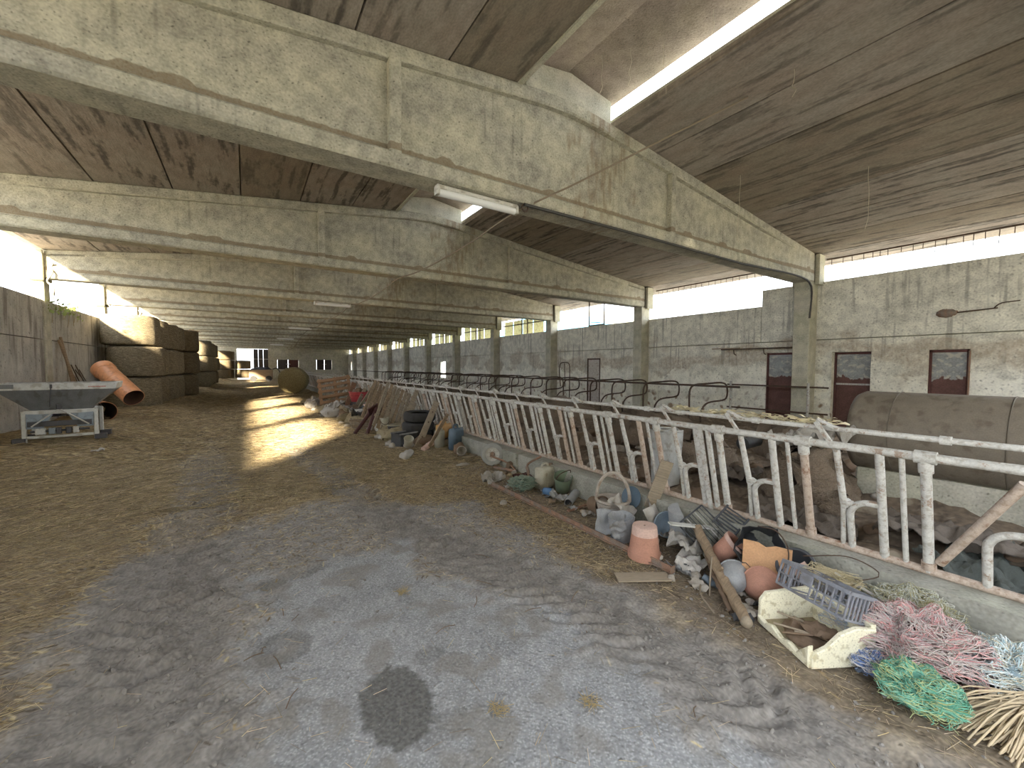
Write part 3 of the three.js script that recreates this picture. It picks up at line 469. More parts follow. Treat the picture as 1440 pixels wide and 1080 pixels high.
// ---------------------------------------------------------------- cattle feed barrier, leaning towards the alley
const LEAN = Math.atan(0.271);
{
  const PZ = 0.66, G = {};
  const U = (g) => planeUV(merge(g), 1, rr(0, 3), rr(0, 3));
  G.post = [0, 1, 2].map(() => U([rod([0, 0.0, 0], [0, 0.8, 0], 0.028, 0.028, 10)]));
  G.fit = U([rod([0, 0.70, 0], [0, 0.80, 0], 0.037, 0.037, 10), rod([0, 0.80, -0.05], [0, 0.80, 0.05], 0.041, 0.041, 10)]); G.fit2 = U([rod([0, 0.02, 0], [0, 0.07, 0], 0.037, 0.037, 10)]);
  G.thin = [0, 1].map(() => U([rod([0, 0, -0.11], [0, 0.79, -0.11], 0.016, 0.016, 8)]));
  G.mid = [0, 1].map(() => U([rod([0, 0, -0.22], [0, 0.79, -0.22], 0.026, 0.026, 10)]));
  const hoopC = []; for (let i = 0; i <= 10; i++) { const a = (i / 10) * Math.PI / 2; hoopC.push([0, 0.27 + 0.125 * Math.sin(a), -0.275 - 0.125 * Math.cos(a)]); }
  G.hoop = U([tube([[0, 0.0, -0.40], [0, 0.14, -0.40], ...hoopC, [0, 0.395, -0.225]], 0.023, 28, 8)]);
  G.lever = [0, 1].map((i) => U([rod([0, 0.02, -0.455], [0, 0.36, -0.435], 0.015, 0.018, 8), rod([0, 0.36, -0.435], [0, 0.77, -0.455 - i * 0.01], 0.024, 0.022, 8)]));
  G.pivot = U([at(new THREE.CylinderGeometry(0.026, 0.026, 0.06, 8), 0, 0.36, -0.42, 0, 0, Math.PI / 2), at(cbox(0.03, 0.03, 0.07, 0.006), 0, 0.365, -0.41)]);
  G.tip = U([at(cbox(0.012, 0.24, 0.035, 0.003), 0, 0.86, -0.51, -0.5), at(cbox(0.035, 0.012, 0.14, 0.003), 0.025, 0.945, -0.505, 0.45)]);
  const rail = (n) => { const len = n * PZ, end = 0.2 - len; return { bottom: U([rod([0, 0, 0.3], [0, 0, 0.3 - len], 0.027, 0.027, 10)]), top: U([rod([0, 0.80, 0.3], [0, 0.80, 0.3 - len], 0.028, 0.028, 10)]), up: U([rod([0.075, 0.895, 0.3], [0.075, 0.895, 0.3 - len], 0.02, 0.02, 8), ...[0.1, -1.0, -2.1].map((z) => rod([0.075, 0.895, z], [0.075, 0.895, z - 0.05], 0.029, 0.029, 8))]) }; };
  const R5 = rail(5);
  for (let s = 0; s < 15; s++) {
    const o = thing('feed_barrier', s === 0 ? 'feed barrier section with chipped white paint and a dropped slanting lever above the tangled twine' : s === 1 ? 'feed barrier section of locking yokes above the pale old jerrycan and the wicker basket' : s === 2 ? 'feed barrier section above the propped spoked wheel with pale tyre' : 'rusty tubular section of the leaning cattle feed barrier', 'cattle barrier', [3.704, 0.38, -0.69 - s * 5 * PZ], 0, s < 3 ? undefined : 'feed barrier sections');
    o.rotation.z = LEAN + (s > 2 ? rr(-0.02, 0.02) : 0);
    part('bottom_rail', R5.bottom, M.pipeRust, o); part('top_rail', R5.top, M.pipe, o); part('locking_rail', R5.up, M.pipe, o);
    for (let i = 0; i < 5; i++) {
      const z = -i * PZ, put = (n, g, m, j = 0) => { const q = part(n, g, m, o); q.position.z = z + j; return q; };
      put('post', G.post[(i + s) % 3], (i + s) % 2 ? M.pipeRust : s > 1 ? M.pipeGrey : M.pipe); if (s < 8) { put('fitting', G.fit, M.pipe); put('foot_collar', G.fit2, M.pipeRust); }
      put('thin_bar', G.thin[i % 2], s > 1 && (i + s) % 3 ? M.pipeGrey : M.pipe); put('bar', G.mid[(i + s) % 2], (i * 3 + s) % 4 === 1 ? M.pipeRust : s > 1 && i % 2 ? M.pipeGrey : M.pipe);
      put('neck_hoop', G.hoop, M.pipe); const l = put('lever', G.lever[(i + s) % 2], s > 2 && i % 2 ? M.pipeGrey : M.pipe); if (s < 9) part('pivot', G.pivot, M.pipe, l); part('handle', G.tip, M.pipe, l);
      if (s > 1 && rnd() < 0.3) { l.rotation.x = rr(-0.12, 0.2); l.position.y = 0.02; }
    }
    if (s === 0) {
      part('fallen_lever', U([rod([0.0, 0.08, 0.05], [0.0, 0.72, 0.385], 0.026, 0.026, 10)]), M.pipeRust, o); part('neck_hoop', U([tube([[0, 0, 0.25], [0, 0.14, 0.25], ...hoopC.map((p) => [0, p[1], p[2] + 0.65]), [0, 0.395, 0.42]], 0.023, 26, 8)]), M.pipe, o);
      part('strap', U([at(cbox(0.012, 0.86, 0.045, 0.003), -0.035, 0.39, -1.47)]), M.pipe, o); part('spare_bar', U([rod([0.0, 0, -1.42], [0.0, 0.8, -1.42], 0.024, 0.024, 8)]), M.pipe, o);
      part('rail_end', U([rod([0, 0.80, 0.3], [0, 0.80, 0.385], 0.029, 0.029, 10)]), M.pipe, o); part('rail_end', U([rod([0.075, 0.895, 0.3], [0.075, 0.895, 0.37], 0.02, 0.02, 8)]), M.pipe, o); part('rail_end', U([rod([0, 0, 0.3], [0, 0, 0.6], 0.026, 0.026, 8)]), M.pipeRust, o);
    }
  }
}
// cubicle dividers, rails and clutter inside the stalls
{
  const loop = planeUV(merge([tube([[9.6, 0.1, 0], [9.6, 0.7, 0], [9.62, 1.12, 0], [9.72, 1.22, 0], [10.4, 1.27, 0], [11.1, 1.27, 0], [11.25, 1.2, 0], [11.3, 1.0, 0], [11.25, 0.85, 0], [11.1, 0.8, 0], [10.3, 0.72, 0], [10.1, 0.5, 0], [10.1, 0.1, 0]], 0.024, 60, 7)]));
  for (let i = 0; i < 26; i++) { const m = single('cubicle_divider', loop, M.darkIron, 'dark bent tube cubicle divider standing out from the whitewashed stall wall', 'stall divider', [0, 0, -6.6 - i * 1.12], 'cubicle dividers along the stall wall'); m.rotation.y = rr(-0.06, 0.06); }
  single('neck_rail', [planeUV(rod([9.55, 1.25, -5.0], [9.55, 1.25, -46], 0.026))], M.darkIron, 'long dark pipe running along the tops of the cubicle dividers', 'rail');
  const g = thing('stall_gate_rails', 'two rusty rails between posts in front of the brown stable door by the column', 'rail', [11.2, 0, -4.6]);
  for (const y of [0.62, 1.24]) part('rail', planeUV(rod([0, y, 0.75], [0, y, -1.6], 0.02)), M.darkIron, g);
  for (const z of [0.35, -1.5]) part('post', planeUV(rod([0, 0.05, z], [0, 1.34, z], 0.035)), M.pipe, g);
  const t = thing('water_tank', 'big brown rusty cylindrical tank lying beside the wall in the stalls', 'tank', [6.05, 0.98, -0.6]);
  M.tank = std([0.21, 0.175, 0.13], 0.7, { map: grimeTex, bumpMap: grimeBump, bumpScale: 0.006 });
  part('shell', planeUV(at(lathe([[0.0, -1.2], [0.3, -1.19], [0.42, -1.16], [0.455, -1.1], [0.455, 1.1], [0.42, 1.16], [0, 1.2]], 40), 0, 0, 0, Math.PI / 2)), M.tank, t);
  for (const z of [0.0, -0.8]) part('seam_band', at(new THREE.TorusGeometry(0.457, 0.006, 5, 40), 0, 0, z), M.tank, t); part('base_wall', planeUV(at(cbox(0.62, 0.66, 2.2, 0.02), 0.02, -0.72, 0)), M.concrete, t);
  M.white = grimy([0.75, 0.76, 0.74], 0.7);
  const b = thing('feed_bin', 'white open plastic bin standing in the dung behind the barrier', 'bin', [4.75, 0.12, -3.45]); part('body', planeUV(at(new THREE.CylinderGeometry(0.22, 0.18, 0.74, 4, 1, true), 0, 0.37, 0, 0, Math.PI / 4)), M.white, b); part('rim', planeUV(at(new THREE.TorusGeometry(0.22, 0.015, 5, 4), 0, 0.74, 0, Math.PI / 2, 0, 0)).rotateY(0), M.white, b); part('base', planeUV(at(cbox(0.26, 0.02, 0.26, 0.004), 0, 0.01, 0)), M.white, b);
  const top_ = (s) => s === 3;
  M.tarp = grimy([0.17, 0.14, 0.115], 0.95); M.tarpPale = grimy([0.42, 0.39, 0.34], 0.95);
  for (const [x, z, w, h, s, lab, mt] of [[5.25, -1.95, 0.75, 0.5, 3, 'pale crumpled tarpaulin heaped at the end of the brown tank', 'tarpPale'], [4.75, -1.85, 0.9, 0.6, 5, 'dirty crumpled sacking lying on the dung behind the barrier handles', 'tarp'], [5.0, -0.75, 1.0, 0.8, 8, 'folded brown sacking under the rusty tank', 'tarp'], [4.6, -0.4, 0.9, 0.7, 12, 'dark green crumpled sheeting behind the slanting lever', 'green'], [5.6, -2.9, 0.9, 0.7, 15, 'torn brown sacking between dung heaps', 'tarp']]) {
    if (mt === 'green') M.green = grimy([0.09, 0.10, 0.09], 0.9); const g = sheet(w, h, top_(s) ? 0.1 : 0.07, top_(s) ? 4 : 5, s, 34, 28, 0.008); at(g, 0, 0, 0, -Math.PI / 2 + 0.1, s); const top = s === 3; single('sacking', [planeUV(g)], M[mt], lab, 'sacking', [x, sy(x, z) + (top ? 0.74 : 0.1), z]);
  }
  part('dung_mound', planeUV(rough(blob(0.42, 0.5, 0.36, 0.14, 3, 44, 4), 0.05, 7, 3).translate(5.25, 0.32, -1.95)), M.dung, stallFloor_);
  for (const [x, z, sx, h, s] of [[6.0, -3.9, 0.7, 0.45, 1], [7.2, -5.6, 1.0, 0.5, 2], [5.3, -6.4, 0.8, 0.4, 3], [7.4, -9.0, 1.2, 0.5, 4], [5.5, -11, 1.0, 0.45, 6], [8.4, -3.2, 1.0, 0.5, 8]]) part('dung_mound', planeUV(rough(blob(sx, h, sx * 0.8, 0.16, 2.2, s * 7, 4), 0.04, 8, s).translate(x, sy(x, z), z)), M.dung, stallFloor_);
  const pe = thing('drain_pipe', 'short black pipe end poking out of the sacking behind the barrier', 'pipe', [4.75, 0.86, -2.35]); part('pipe', planeUV(at(new THREE.CylinderGeometry(0.06, 0.06, 0.3, 14, 1, true), 0, 0, 0, 0, 0, Math.PI / 2)), M.black = grimy([0.03, 0.03, 0.032], 0.5), pe); part('collar', planeUV(at(new THREE.CylinderGeometry(0.07, 0.07, 0.06, 14), -0.14, 0, 0, 0, 0, Math.PI / 2)), M.black, pe);
  // dry husks lying along the locking rail; their pale colour carries the sunlight
  const hs = []; for (let i = 0; i < 150; i++) { const z = rnd() < 0.55 ? rr(-1.95, -2.55) : rr(-1.2, -1.9), g = sheet(rr(0.05, 0.16), rr(0.012, 0.028), 0.014, 9, i, 5, 2, 0.001); hs.push(at(g, 3.60 + rr(-0.05, 0.12), 1.285 + rr(-0.03, 0.035), z, rr(-1.6, -1.0), Math.PI / 2 + rr(-0.6, 0.6), rr(-0.35, 0.35))); }
  const hu = single('dry_husks', [planeUV(merge(hs))], std([0.86, 0.78, 0.55], 0.9, { side: THREE.DoubleSide }), 'dry maize husks draped along the locking rail, sunlight put into their pale colour', 'husks'); hu.userData.kind = 'stuff';
  const far = thing('leaning_gate', 'small bent iron gate frame leaning before the rust blotched metal door', 'gate', [10.9, 0.9, -12.75]); part('frame', planeUV(tube([[0, 0, -0.28], [0.02, 0.75, -0.38], [0.02, 0.95, -0.3], [0.02, 0.95, 0.2], [0, 0.8, 0.28], [0, 0, 0.28]], 0.02, 40, 6)), M.darkIron, far); part('bar', planeUV(rod([0.01, 0, 0], [0.02, 0.95, -0.06], 0.014)), M.darkIron, far); part('foot_rail', planeUV(rod([0, -0.7, 0.28], [0, 0.05, 0.28], 0.02)), M.darkIron, far);
}
// things on the right wall
{
  const n = thing('wall_nozzle', 'rusty pipe nozzle sticking out high on the tall grey wall', 'nozzle', [XR, 2.8, -1.95]);
  part('flange', planeUV(at(cbox(0.03, 0.14, 0.14, 0.01), -0.015, 0, -0.16)), M.rust, n); part('bulb', planeUV(blob(0.09, 0.075, 0.15, 0.02, 9, 3)).translate(-0.09, 0, -0.16), M.rust, n); part('stem', planeUV(rod([-0.08, 0, -0.02], [-0.07, 0.03, 0.5], 0.014, 0.011)), M.darkIron, n); part('bracket', planeUV(tube([[-0.07, 0.03, 0.45], [-0.2, 0.1, 0.55], [-0.02, 0.14, 0.75]], 0.01, 12, 5)), M.darkIron, n);
  const s = thing('wall_shelf', 'long thin wall shelf on wire brackets above the brown stable door', 'shelf', [XR, 2.22, -5.6]); part('board', planeUV(at(cbox(0.16, 0.03, 2.0, 0.005), -0.2, 0, 0)), M.darkIron, s); for (const z of [-0.7, 0.1, 0.8]) part('bracket', planeUV(tube([[0, -0.16, z], [-0.1, -0.13, z], [-0.24, -0.02, z + 0.05]], 0.012, 10, 5)), M.darkIron, s); part('lath', planeUV(at(cbox(0.06, 0.03, 0.8, 0.005), -0.2, 0.03, -0.9)), M.woodGrey, s);
}
// fluorescent lamps (switched off) and the cable under the beams
{
  M.lampBody = grimy([0.72, 0.70, 0.62], 0.6); M.lampTube = std([0.8, 0.8, 0.78], 0.25);
  for (const [k, x0] of [[0, 1.86], [2, 1.86], [4, 1.9], [6, 1.9], [8, 1.9]]) {
    const o = thing('fluorescent_lamp', k === 0 ? 'dusty unlit fluorescent lamp under the beam beside the big skylight slot' : 'unlit fluorescent lamp fixed under a beam farther down the barn', 'lamp', [x0 + 0.55, 3.70, zk(k) + 0.08], 0, k === 0 ? undefined : 'unlit fluorescent lamps');
    part('housing', at(cbox(1.1, 0.05, 0.09, 0.01), 0, 0.055, 0), M.lampBody, o); part('diffuser', at(new THREE.CylinderGeometry(0.045, 0.045, 1.04, 14), 0, 0.0, 0, 0, 0, Math.PI / 2), M.lampTube, o); for (const e of [-0.54, 0.54]) part('end_cap', at(cbox(0.04, 0.1, 0.1, 0.01), e, 0.015, 0), M.lampBody, o);
    for (const x of [-0.3, 0.3]) part('bracket', box(0.03, 0.02, 0.05, x, 0.085, 0), M.darkIron, o);
  }
  const pts = [[5.45, 5.16, -2.85], [4.6, 4.66, -3.35], [3.6, 4.06, -4.0], [3.03, 3.745, zk(0)]]; for (let k = 1; k < 5; k++) { for (const f of [0.25, 0.5, 0.75]) pts.push([3.03 - k * 0.02, 3.72 - 0.05 * Math.sin(f * Math.PI) * 1.6, zk(k - 1) * (1 - f) + zk(k) * f]); pts.push([3.03 - k * 0.03, 3.745, zk(k)]); } pts.push([2.8, 3.6, -25.2], [2.6, 3.3, -26.2], [2.3, 2.75, -26.6], [2.0, 2.62, -26.3]);
  single('hanging_cable', [tube(pts, 0.013, 220, 6)], std([0.26, 0.21, 0.15], 0.8), 'long brown cable strung under the roof beams down the middle of the barn', 'cable');
  single('beam_conduit', [tube([[3.0, 3.765, -4.33], [5, 3.755, -4.30], [8, 3.75, -4.32], [11.2, 3.76, -4.33], [11.4, 3.62, -4.33], [11.42, 2.9, -4.36]], 0.022, 60, 6)], std([0.06, 0.055, 0.05], 0.7), 'dark conduit running along the underside of the beam towards the column', 'conduit');
  const hk = thing('cable_hook', 'small iron hook holding the cable under the beam', 'hook', [3.03, 3.74, -4.36]); part('hook', tube([[0, 0.06, 0], [0.05, 0, 0], [0, -0.05, 0], [-0.05, 0, 0], [-0.02, 0.04, 0]], 0.01, 18, 5), M.darkIron, hk);
  // dangling threads
  const thr = [[8.2, -2.4, 0.95], [7.1, -3.8, 1.1], [4.1, -3.6, 0.45], [4.35, -3.3, 0.6], [3.9, -3.9, 0.5], [4.4, -2.7, 0.55], [5.4, -2.3, 0.3]];
  for (const [x, z, l] of thr) { const y = roofY(x) + (x < 4.65 && x > 2.9 ? 0.36 : -0.01), p = []; for (let i = 0; i <= 6; i++) p.push([x + rr(-0.02, 0.02) * i / 3, y - l * i / 6, z + rr(-0.02, 0.02) * i / 3]); single('dangling_thread', [tube(p, 0.0035, 18, 4)], M.thread ??= std([0.6, 0.53, 0.4], 0.9), x > 4.65 ? 'pale thread of cobweb dangling from the ceiling planks' : 'dry root hanging down inside the skylight slot', x > 4.65 ? 'cobweb' : 'root', [0, 0, 0], x > 4.65 ? 'cobweb threads' : 'roots in the skylight slot'); }
}
// ---------------------------------------------------------------- hay bales
function baleGeo(r, h, seed) {
  const g = flat(lathe([[0, 0], [r * 0.5, 0.0], [r * 0.9, 0.01], [r, 0.06], [r * 1.01, h * 0.35], [r * 1.0, h * 0.7], [r * 0.985, h - 0.07], [r * 0.9, h - 0.005], [r * 0.5, h + 0.01], [0, h]], 44)), p = g.attributes.position, uv = g.attributes.uv;
  for (let i = 0; i < p.count; i++) { const x = p.getX(i), y = p.getY(i), z = p.getZ(i), d = 0.022 * n3(x * 2.5, y * 5, z * 2.5 + seed) + 0.012 * n3(x * 8, y * 20, z * 8 + seed); const rr_ = Math.hypot(x, z); if (rr_ > 0.02) p.setXYZ(i, x * (1 + d / r), y + d * 0.3, z * (1 + d / r)); }
  weld(g);
  for (let i = 0; i < p.count; i += 3) { const yy = [0, 1, 2].map((k) => p.getY(i + k)), cap = Math.max(...[0, 1, 2].map((k) => Math.hypot(p.getX(i + k), p.getZ(i + k)))) > r * 0.93 && Math.max(...yy) - Math.min(...yy) > 0.03; for (let k = 0; k < 3; k++) { const x = p.getX(i + k), z = p.getZ(i + k); if (cap) uv.setXY(i + k, uv.getX(i + k) * 2 * Math.PI * r + seed, p.getY(i + k)); else uv.setXY(i + k, x + seed, z); } }
  return g;
}
{
  const G = [0, 1, 2].map((s) => baleGeo(0.75, 1.0, s * 3 + 1)), mats = [M.bale, std([0.76, 0.74, 0.71], 1, { map: baleTex, bumpMap: baleTex, bumpScale: 0.012 }), std([0.56, 0.51, 0.44], 1, { map: baleTex, bumpMap: baleTex, bumpScale: 0.015 })];
  const ord = ['front', 'second', 'third', 'fourth', 'fifth', 'sixth', 'seventh', 'eighth', 'ninth', 'tenth', 'eleventh', 'twelfth', 'thirteenth', 'fourteenth', 'fifteenth'], tier = ['bottom', 'middle', 'top'];
  const lbl = { a: 'pale round hay bale', b: 'round hay bale along the wall', d: 'dark weathered hay bale', e: 'hay bale beyond the sunlit gap', f: 'dark hay bale by the far doorway' };
  const grp = { a: 'front stack of round bales', b: 'second row of bale stacks', d: 'dark weathered bale stack', e: 'far bale stacks', f: 'bales by the far doorway' };
  const stacks = [['a', -3.25, -18.6, 3, 0, 0], ['b', -3.25, -20.2, 3, 1, 0], ['b', -3.14, -21.78, 3, 1, 0], ['b', -3.1, -23.35, 3, 1, 0], ['d', -2.72, -24.9, 3, 2, 0], ['d', -2.85, -26.5, 3, 2, 0], ['d', -3.1, -28.2, 3, 2, 0], ['e', -2.75, -34, 3, 1, 0], ['e', -2.8, -35.7, 3, 1, 0], ['e', -2.8, -37.5, 3, 1, 0], ['e', -2.75, -39.4, 3, 1, 0], ['e', -2.7, -41.4, 3, 2, 0], ['f', -2.2, -55.5, 3, 2, 0], ['f', -1.9, -57.3, 3, 2, 0], ['f', -0.35, -56.8, 2, 2, 0]];
  for (const [si, [t, x, z, n, m]] of stacks.entries()) for (let i = 0; i < n; i++) { const o = single('hay_bale', G[(i + Math.round(-z)) % 3], mats[m === 2 ? 2 : (i + m) % 2], `${tier[i]} ${lbl[t]}, ${ord[si]} stack from the orange pipe`, 'hay bale', [x + (i ? rr(0.0, 0.1) : 0), 0.3 + i * 1.035, z + (i ? rr(-0.06, 0.06) : 0)], grp[t]); o.rotation.y = Math.floor(rnd() * 4) * Math.PI / 2; if (i === 1 && t === 'a') o.position.x += 0.1; }
  const l = single('hay_bale', baleGeo(0.78, 1.25, 5), M.hay, 'large round hay bale lying on its side behind the pallet, sunlight put into its pale colour', 'hay bale', [2.25, gy(2.25, -27.5) + 0.78, -27.4]); l.rotation.set(Math.PI / 2, 0, 0.0); l.rotation.order = 'YXZ'; l.rotation.y = -0.25; l.rotation.x = -Math.PI / 2;
  // ragged hay on the dark stack
  const tf = []; for (let i = 0; i < 90; i++) { const a = rr(0, 6.28), q = rr(0.2, 0.85); tf.push(rod([-2.72 + Math.cos(a) * q, 3.3, -24.9 + Math.sin(a) * q], [-2.72 + Math.cos(a) * (q + 0.1), 3.3 + rr(0.05, 0.2), -24.9 + Math.sin(a) * (q + 0.12)], 0.012, 0.003, 3)); }
  const tu = single('hay_tuft', tf, std([0.30, 0.2, 0.11], 1), 'ragged brown hay sticking up from the dark bale stack', 'hay'); tu.userData.kind = 'stuff';
}
// ---------------------------------------------------------------- fertiliser spreader, orange pipes, rods, vine
{
  const y0 = gy(-2.85, -10.8), o = thing('fertiliser_spreader', 'grey steel fertiliser spreader with a wide pale rimmed hopper parked by the wall', 'spreader', [-2.83, y0, -10.8], 0.1);
  M.steel = grimy([0.25, 0.26, 0.27], 0.5, { metalness: 0.25 }); M.steelPale = grimy([0.74, 0.74, 0.70], 0.55); M.steelBlue = grimy([0.36, 0.42, 0.48], 0.55, { metalness: 0.2 }); M.steelDark = grimy([0.10, 0.10, 0.11], 0.6);
  const fr = (w0, d0, w1, d1, ya, yb, th) => { const g = []; const c0 = [[-w0, -d0], [w0, -d0], [w0, d0], [-w0, d0]], c1 = [[-w1, -d1], [w1, -d1], [w1, d1], [-w1, d1]]; for (let i = 0; i < 4; i++) { const j = (i + 1) % 4, P = [[c0[i][0], ya, c0[i][1]], [c0[j][0], ya, c0[j][1]], [c1[j][0], yb, c1[j][1]], [c1[i][0], yb, c1[i][1]]]; const b = new THREE.BufferGeometry(); b.setAttribute('position', new THREE.Float32BufferAttribute([...P[0], ...P[2], ...P[1], ...P[0], ...P[3], ...P[2]], 3)); b.computeVertexNormals(); g.push(b); } return planeUV(merge(g)); };
  part('hopper', fr(0.36, 0.26, 0.735, 0.44, 0.55, 0.93), M.steel, o); part('rim', [fr(0.735, 0.44, 0.755, 0.455, 0.92, 1.035), fr(0.755, 0.455, 0.70, 0.41, 1.035, 1.035)], M.steelPale, o); part('hopper_floor', at(cbox(0.72, 0.03, 0.52, 0.005), 0, 0.55, 0), M.steelDark, o);
  const pl = part('rating_plate', at(cbox(0.19, 0.07, 0.006, 0.002), -0.6, 0.985, 0.452), M.steel, o);
  M.redPrint = std([0.5, 0.12, 0.08], 0.7); for (let i = 0; i < 14; i++) part('lettering', box(0.011, rr(0.012, 0.02), 0.003, 0.38 + i * 0.0165, 0.965, 0.452), M.redPrint, o);
  part('agitator_lever', [rod([-0.1, 0.62, 0.47], [-0.08, 1.0, 0.47], 0.008), at(cbox(0.03, 0.07, 0.012, 0.004), -0.08, 0.98, 0.465)], M.steelDark, o);
  const fm = part('frame', [at(cbox(0.9, 0.07, 0.06, 0.008), 0, 0.52, 0.3), at(cbox(0.9, 0.07, 0.06, 0.008), 0, 0.52, -0.3), at(cbox(0.06, 0.55, 0.06, 0.008), -0.44, 0.27, 0.3), at(cbox(0.06, 0.55, 0.06, 0.008), 0.44, 0.27, 0.3), at(cbox(0.06, 0.55, 0.06, 0.008), -0.44, 0.27, -0.3), at(cbox(0.06, 0.55, 0.06, 0.008), 0.44, 0.27, -0.3), at(cbox(0.82, 0.05, 0.05, 0.008), 0, 0.09, 0.33)], M.steelPale, o);
  for (const s of [-1, 1]) part('side_panel', planeUV(at(ext([[0, 0.24], [0.2, 0.24], [0.32, 0.48], [0, 0.5]].map(([x, y]) => [s * (0.41 - x), y]), 0.012), 0, 0, 0.34)), M.steelBlue, o);
  part('crossbar', at(cbox(0.78, 0.09, 0.04, 0.006), 0, 0.32, 0.36), M.steelDark, o);
  for (const e of [-0.34, 0.36]) part('stay', rod([0, 0.585, 0.42], [e, 0.28, 0.4], 0.012), M.steelPale, o); part('stay_joint', at(cbox(0.07, 0.09, 0.06, 0.01), 0.0, 0.62, 0.42), M.steelDark, o);
  part('drive_shaft', rod([-0.36, 0.19, 0.36], [0.36, 0.2, 0.36], 0.02), M.steelDark, o); for (const [x, w, m] of [[-0.24, 0.12, 'steelPale'], [-0.1, 0.08, 'steelBlue'], [-0.02, 0.06, 'steelDark'], [0.1, 0.07, 'steelDark'], [0.19, 0.07, 'steelPale']]) part('gear_case', at(cbox(w, 0.11, 0.1, 0.012), x, 0.19, 0.37), M[m], o);
  for (const [x, z] of [[-0.5, 0.3], [0.5, 0.3], [-0.5, -0.3], [0.5, -0.3]]) part('skid_foot', at(cbox(0.16, 0.09, 0.14, 0.01), x, 0.035, z), M.steelDark, o);
  for (const s of [-1, 1]) part('spreading_disc', [at(new THREE.CylinderGeometry(0.2, 0.2, 0.012, 20), s * 0.2, 0.42, -0.1), at(cbox(0.3, 0.05, 0.012, 0.003), s * 0.2, 0.45, -0.1, 0, 0.6)], M.steelDark, o);
  M.orange = grimy([0.80, 0.36, 0.17], 0.45); M.orangeBoreShade = std([0.10, 0.05, 0.03], 0.9, { side: THREE.DoubleSide });  // dark bore colour paints in the shade inside the orange pipes
  for (const [a, b, r, lab] of [[[-3.12, 1.62, -14.6], [-2.36, 0.90, -13.6], 0.22, 'long orange plastic pipe leaning on the front bale stack'], [[-3.6, 0.5, -15.9], [-3.0, 0.55, -14.1], 0.24, 'orange plastic pipe lying on the straw behind the spreader']]) {
    const p = thing('plastic_pipe', lab, 'pipe', [0, 0, 0]), A = V(...a), B = V(...b), d = B.clone().sub(A), L = d.length(), q = new THREE.Quaternion().setFromUnitVectors(UPV, d.clone().normalize());
    const put = (n, g, m) => part(n, planeUV(g).applyQuaternion(q).translate(A.x, A.y, A.z), m, p); put('tube', lathe([[r - 0.012, 0], [r, 0], [r, L * 0.5], [r, L], [r - 0.012, L]], 32), M.orange); put('bore', lathe([[r - 0.012, L], [r - 0.012, 0]], 32), M.orangeBoreShade); put('joint_ring', at(new THREE.TorusGeometry(r, 0.006, 5, 32), 0, L * 0.45, 0, Math.PI / 2), M.orange); if (r < 0.23) put('socket', lathe([[r + 0.002, 0.0], [r + 0.02, 0.0], [r + 0.02, 0.16], [r + 0.002, 0.18]], 32), M.orange);
  }
  for (let i = 0; i < 9; i++) { const z = -14.9 - i * 0.16 + rr(-0.1, 0.1), b = [-3.45 + rr(-0.15, 0.2), gy(-3.4, -15) , z + rr(-0.2, 0.2)], t = [-4.0, i < 3 ? rr(2.2, 2.45) : rr(1.4, 1.9), z - rr(0.0, 0.5)]; single('iron_rod', [planeUV(rod(b, t, i < 2 ? 0.035 : 0.014, i < 2 ? 0.03 : 0.012, 6))], i < 2 ? M.wood : M.darkIron, i < 2 ? 'tall wooden pole leaning against the cast panel wall beside the bales' : 'thin rusty rod leaning against the cast panel wall beside the bales', i < 2 ? 'pole' : 'rod', [0, 0, 0], i < 2 ? 'leaning poles' : 'leaning rods'); }
  const v = thing('wall_vine', 'thin green and dry creeper growing over the wall top at the window column', 'creeper', [0, 0, 0]), leaf = [], st = [];
  for (let i = 0; i < 10; i++) { const z = -14.5 - i * 0.22, p = [[-4.0, 3.3, z], [-3.98, 3.25 - rr(0, 0.1), z - 0.2], [-4.03, 3.1 - rr(0, 0.35), z - rr(0.2, 0.5)]]; st.push(tube(p, 0.006, 10, 4)); for (let j = 0; j < 10; j++) leaf.push(at(new THREE.CircleGeometry(rr(0.02, 0.05), 5), -3.98 + rr(-0.03, 0.06), 3.25 + rr(-0.28, 0.1), z + rr(-0.25, 0.2), rr(-1, 1), rr(0.6, 2.4), 0)); }
  part('stem', st, std([0.35, 0.28, 0.17], 0.9), v); const lf = part('leaves', leaf, std([0.30, 0.36, 0.12], 0.8, { side: THREE.DoubleSide }), v); lf.userData.kind = 'stuff';
  for (const k of [2, 3, 4]) { const p = []; for (let i = 0; i < 9; i++) p.push([-3.9 + rr(-0.08, 0.08), 4.15 - i * 0.11, zk(k) + 0.2 + rr(-0.08, 0.1)]); single('torn_rag', [tube(p, 0.022, 24, 5)], M.tarpPale, 'torn strip of rag tied around a column top of the hay side', 'rag', [0, 0, 0], 'rags on the hay side columns'); }
  const w = thing('hay_trailer', 'low wooden trailer box parked before the far doorway', 'trailer', [1.3, 0.05, -52]); part('box', planeUV(at(cbox(2.2, 1.0, 1.4, 0.03), 0, 0.75, 0)), M.wood, w); part('cover', planeUV(at(blob(1.0, 0.25, 0.6, 0.1, 2, 9), 0, 1.25, 0)), M.steelDark, w); for (const s of [-0.7, 0.7]) part('wheel', at(new THREE.CylinderGeometry(0.3, 0.3, 0.2, 16), s, 0.3, 0.72, Math.PI / 2), M.black, w); part('hose', tube([[1.1, 1.3, 0.3], [1.5, 1.4, 0.3], [1.8, 0.9, 0.3], [1.75, 0.3, 0.3]], 0.06, 16, 8), M.steelDark, w);
}
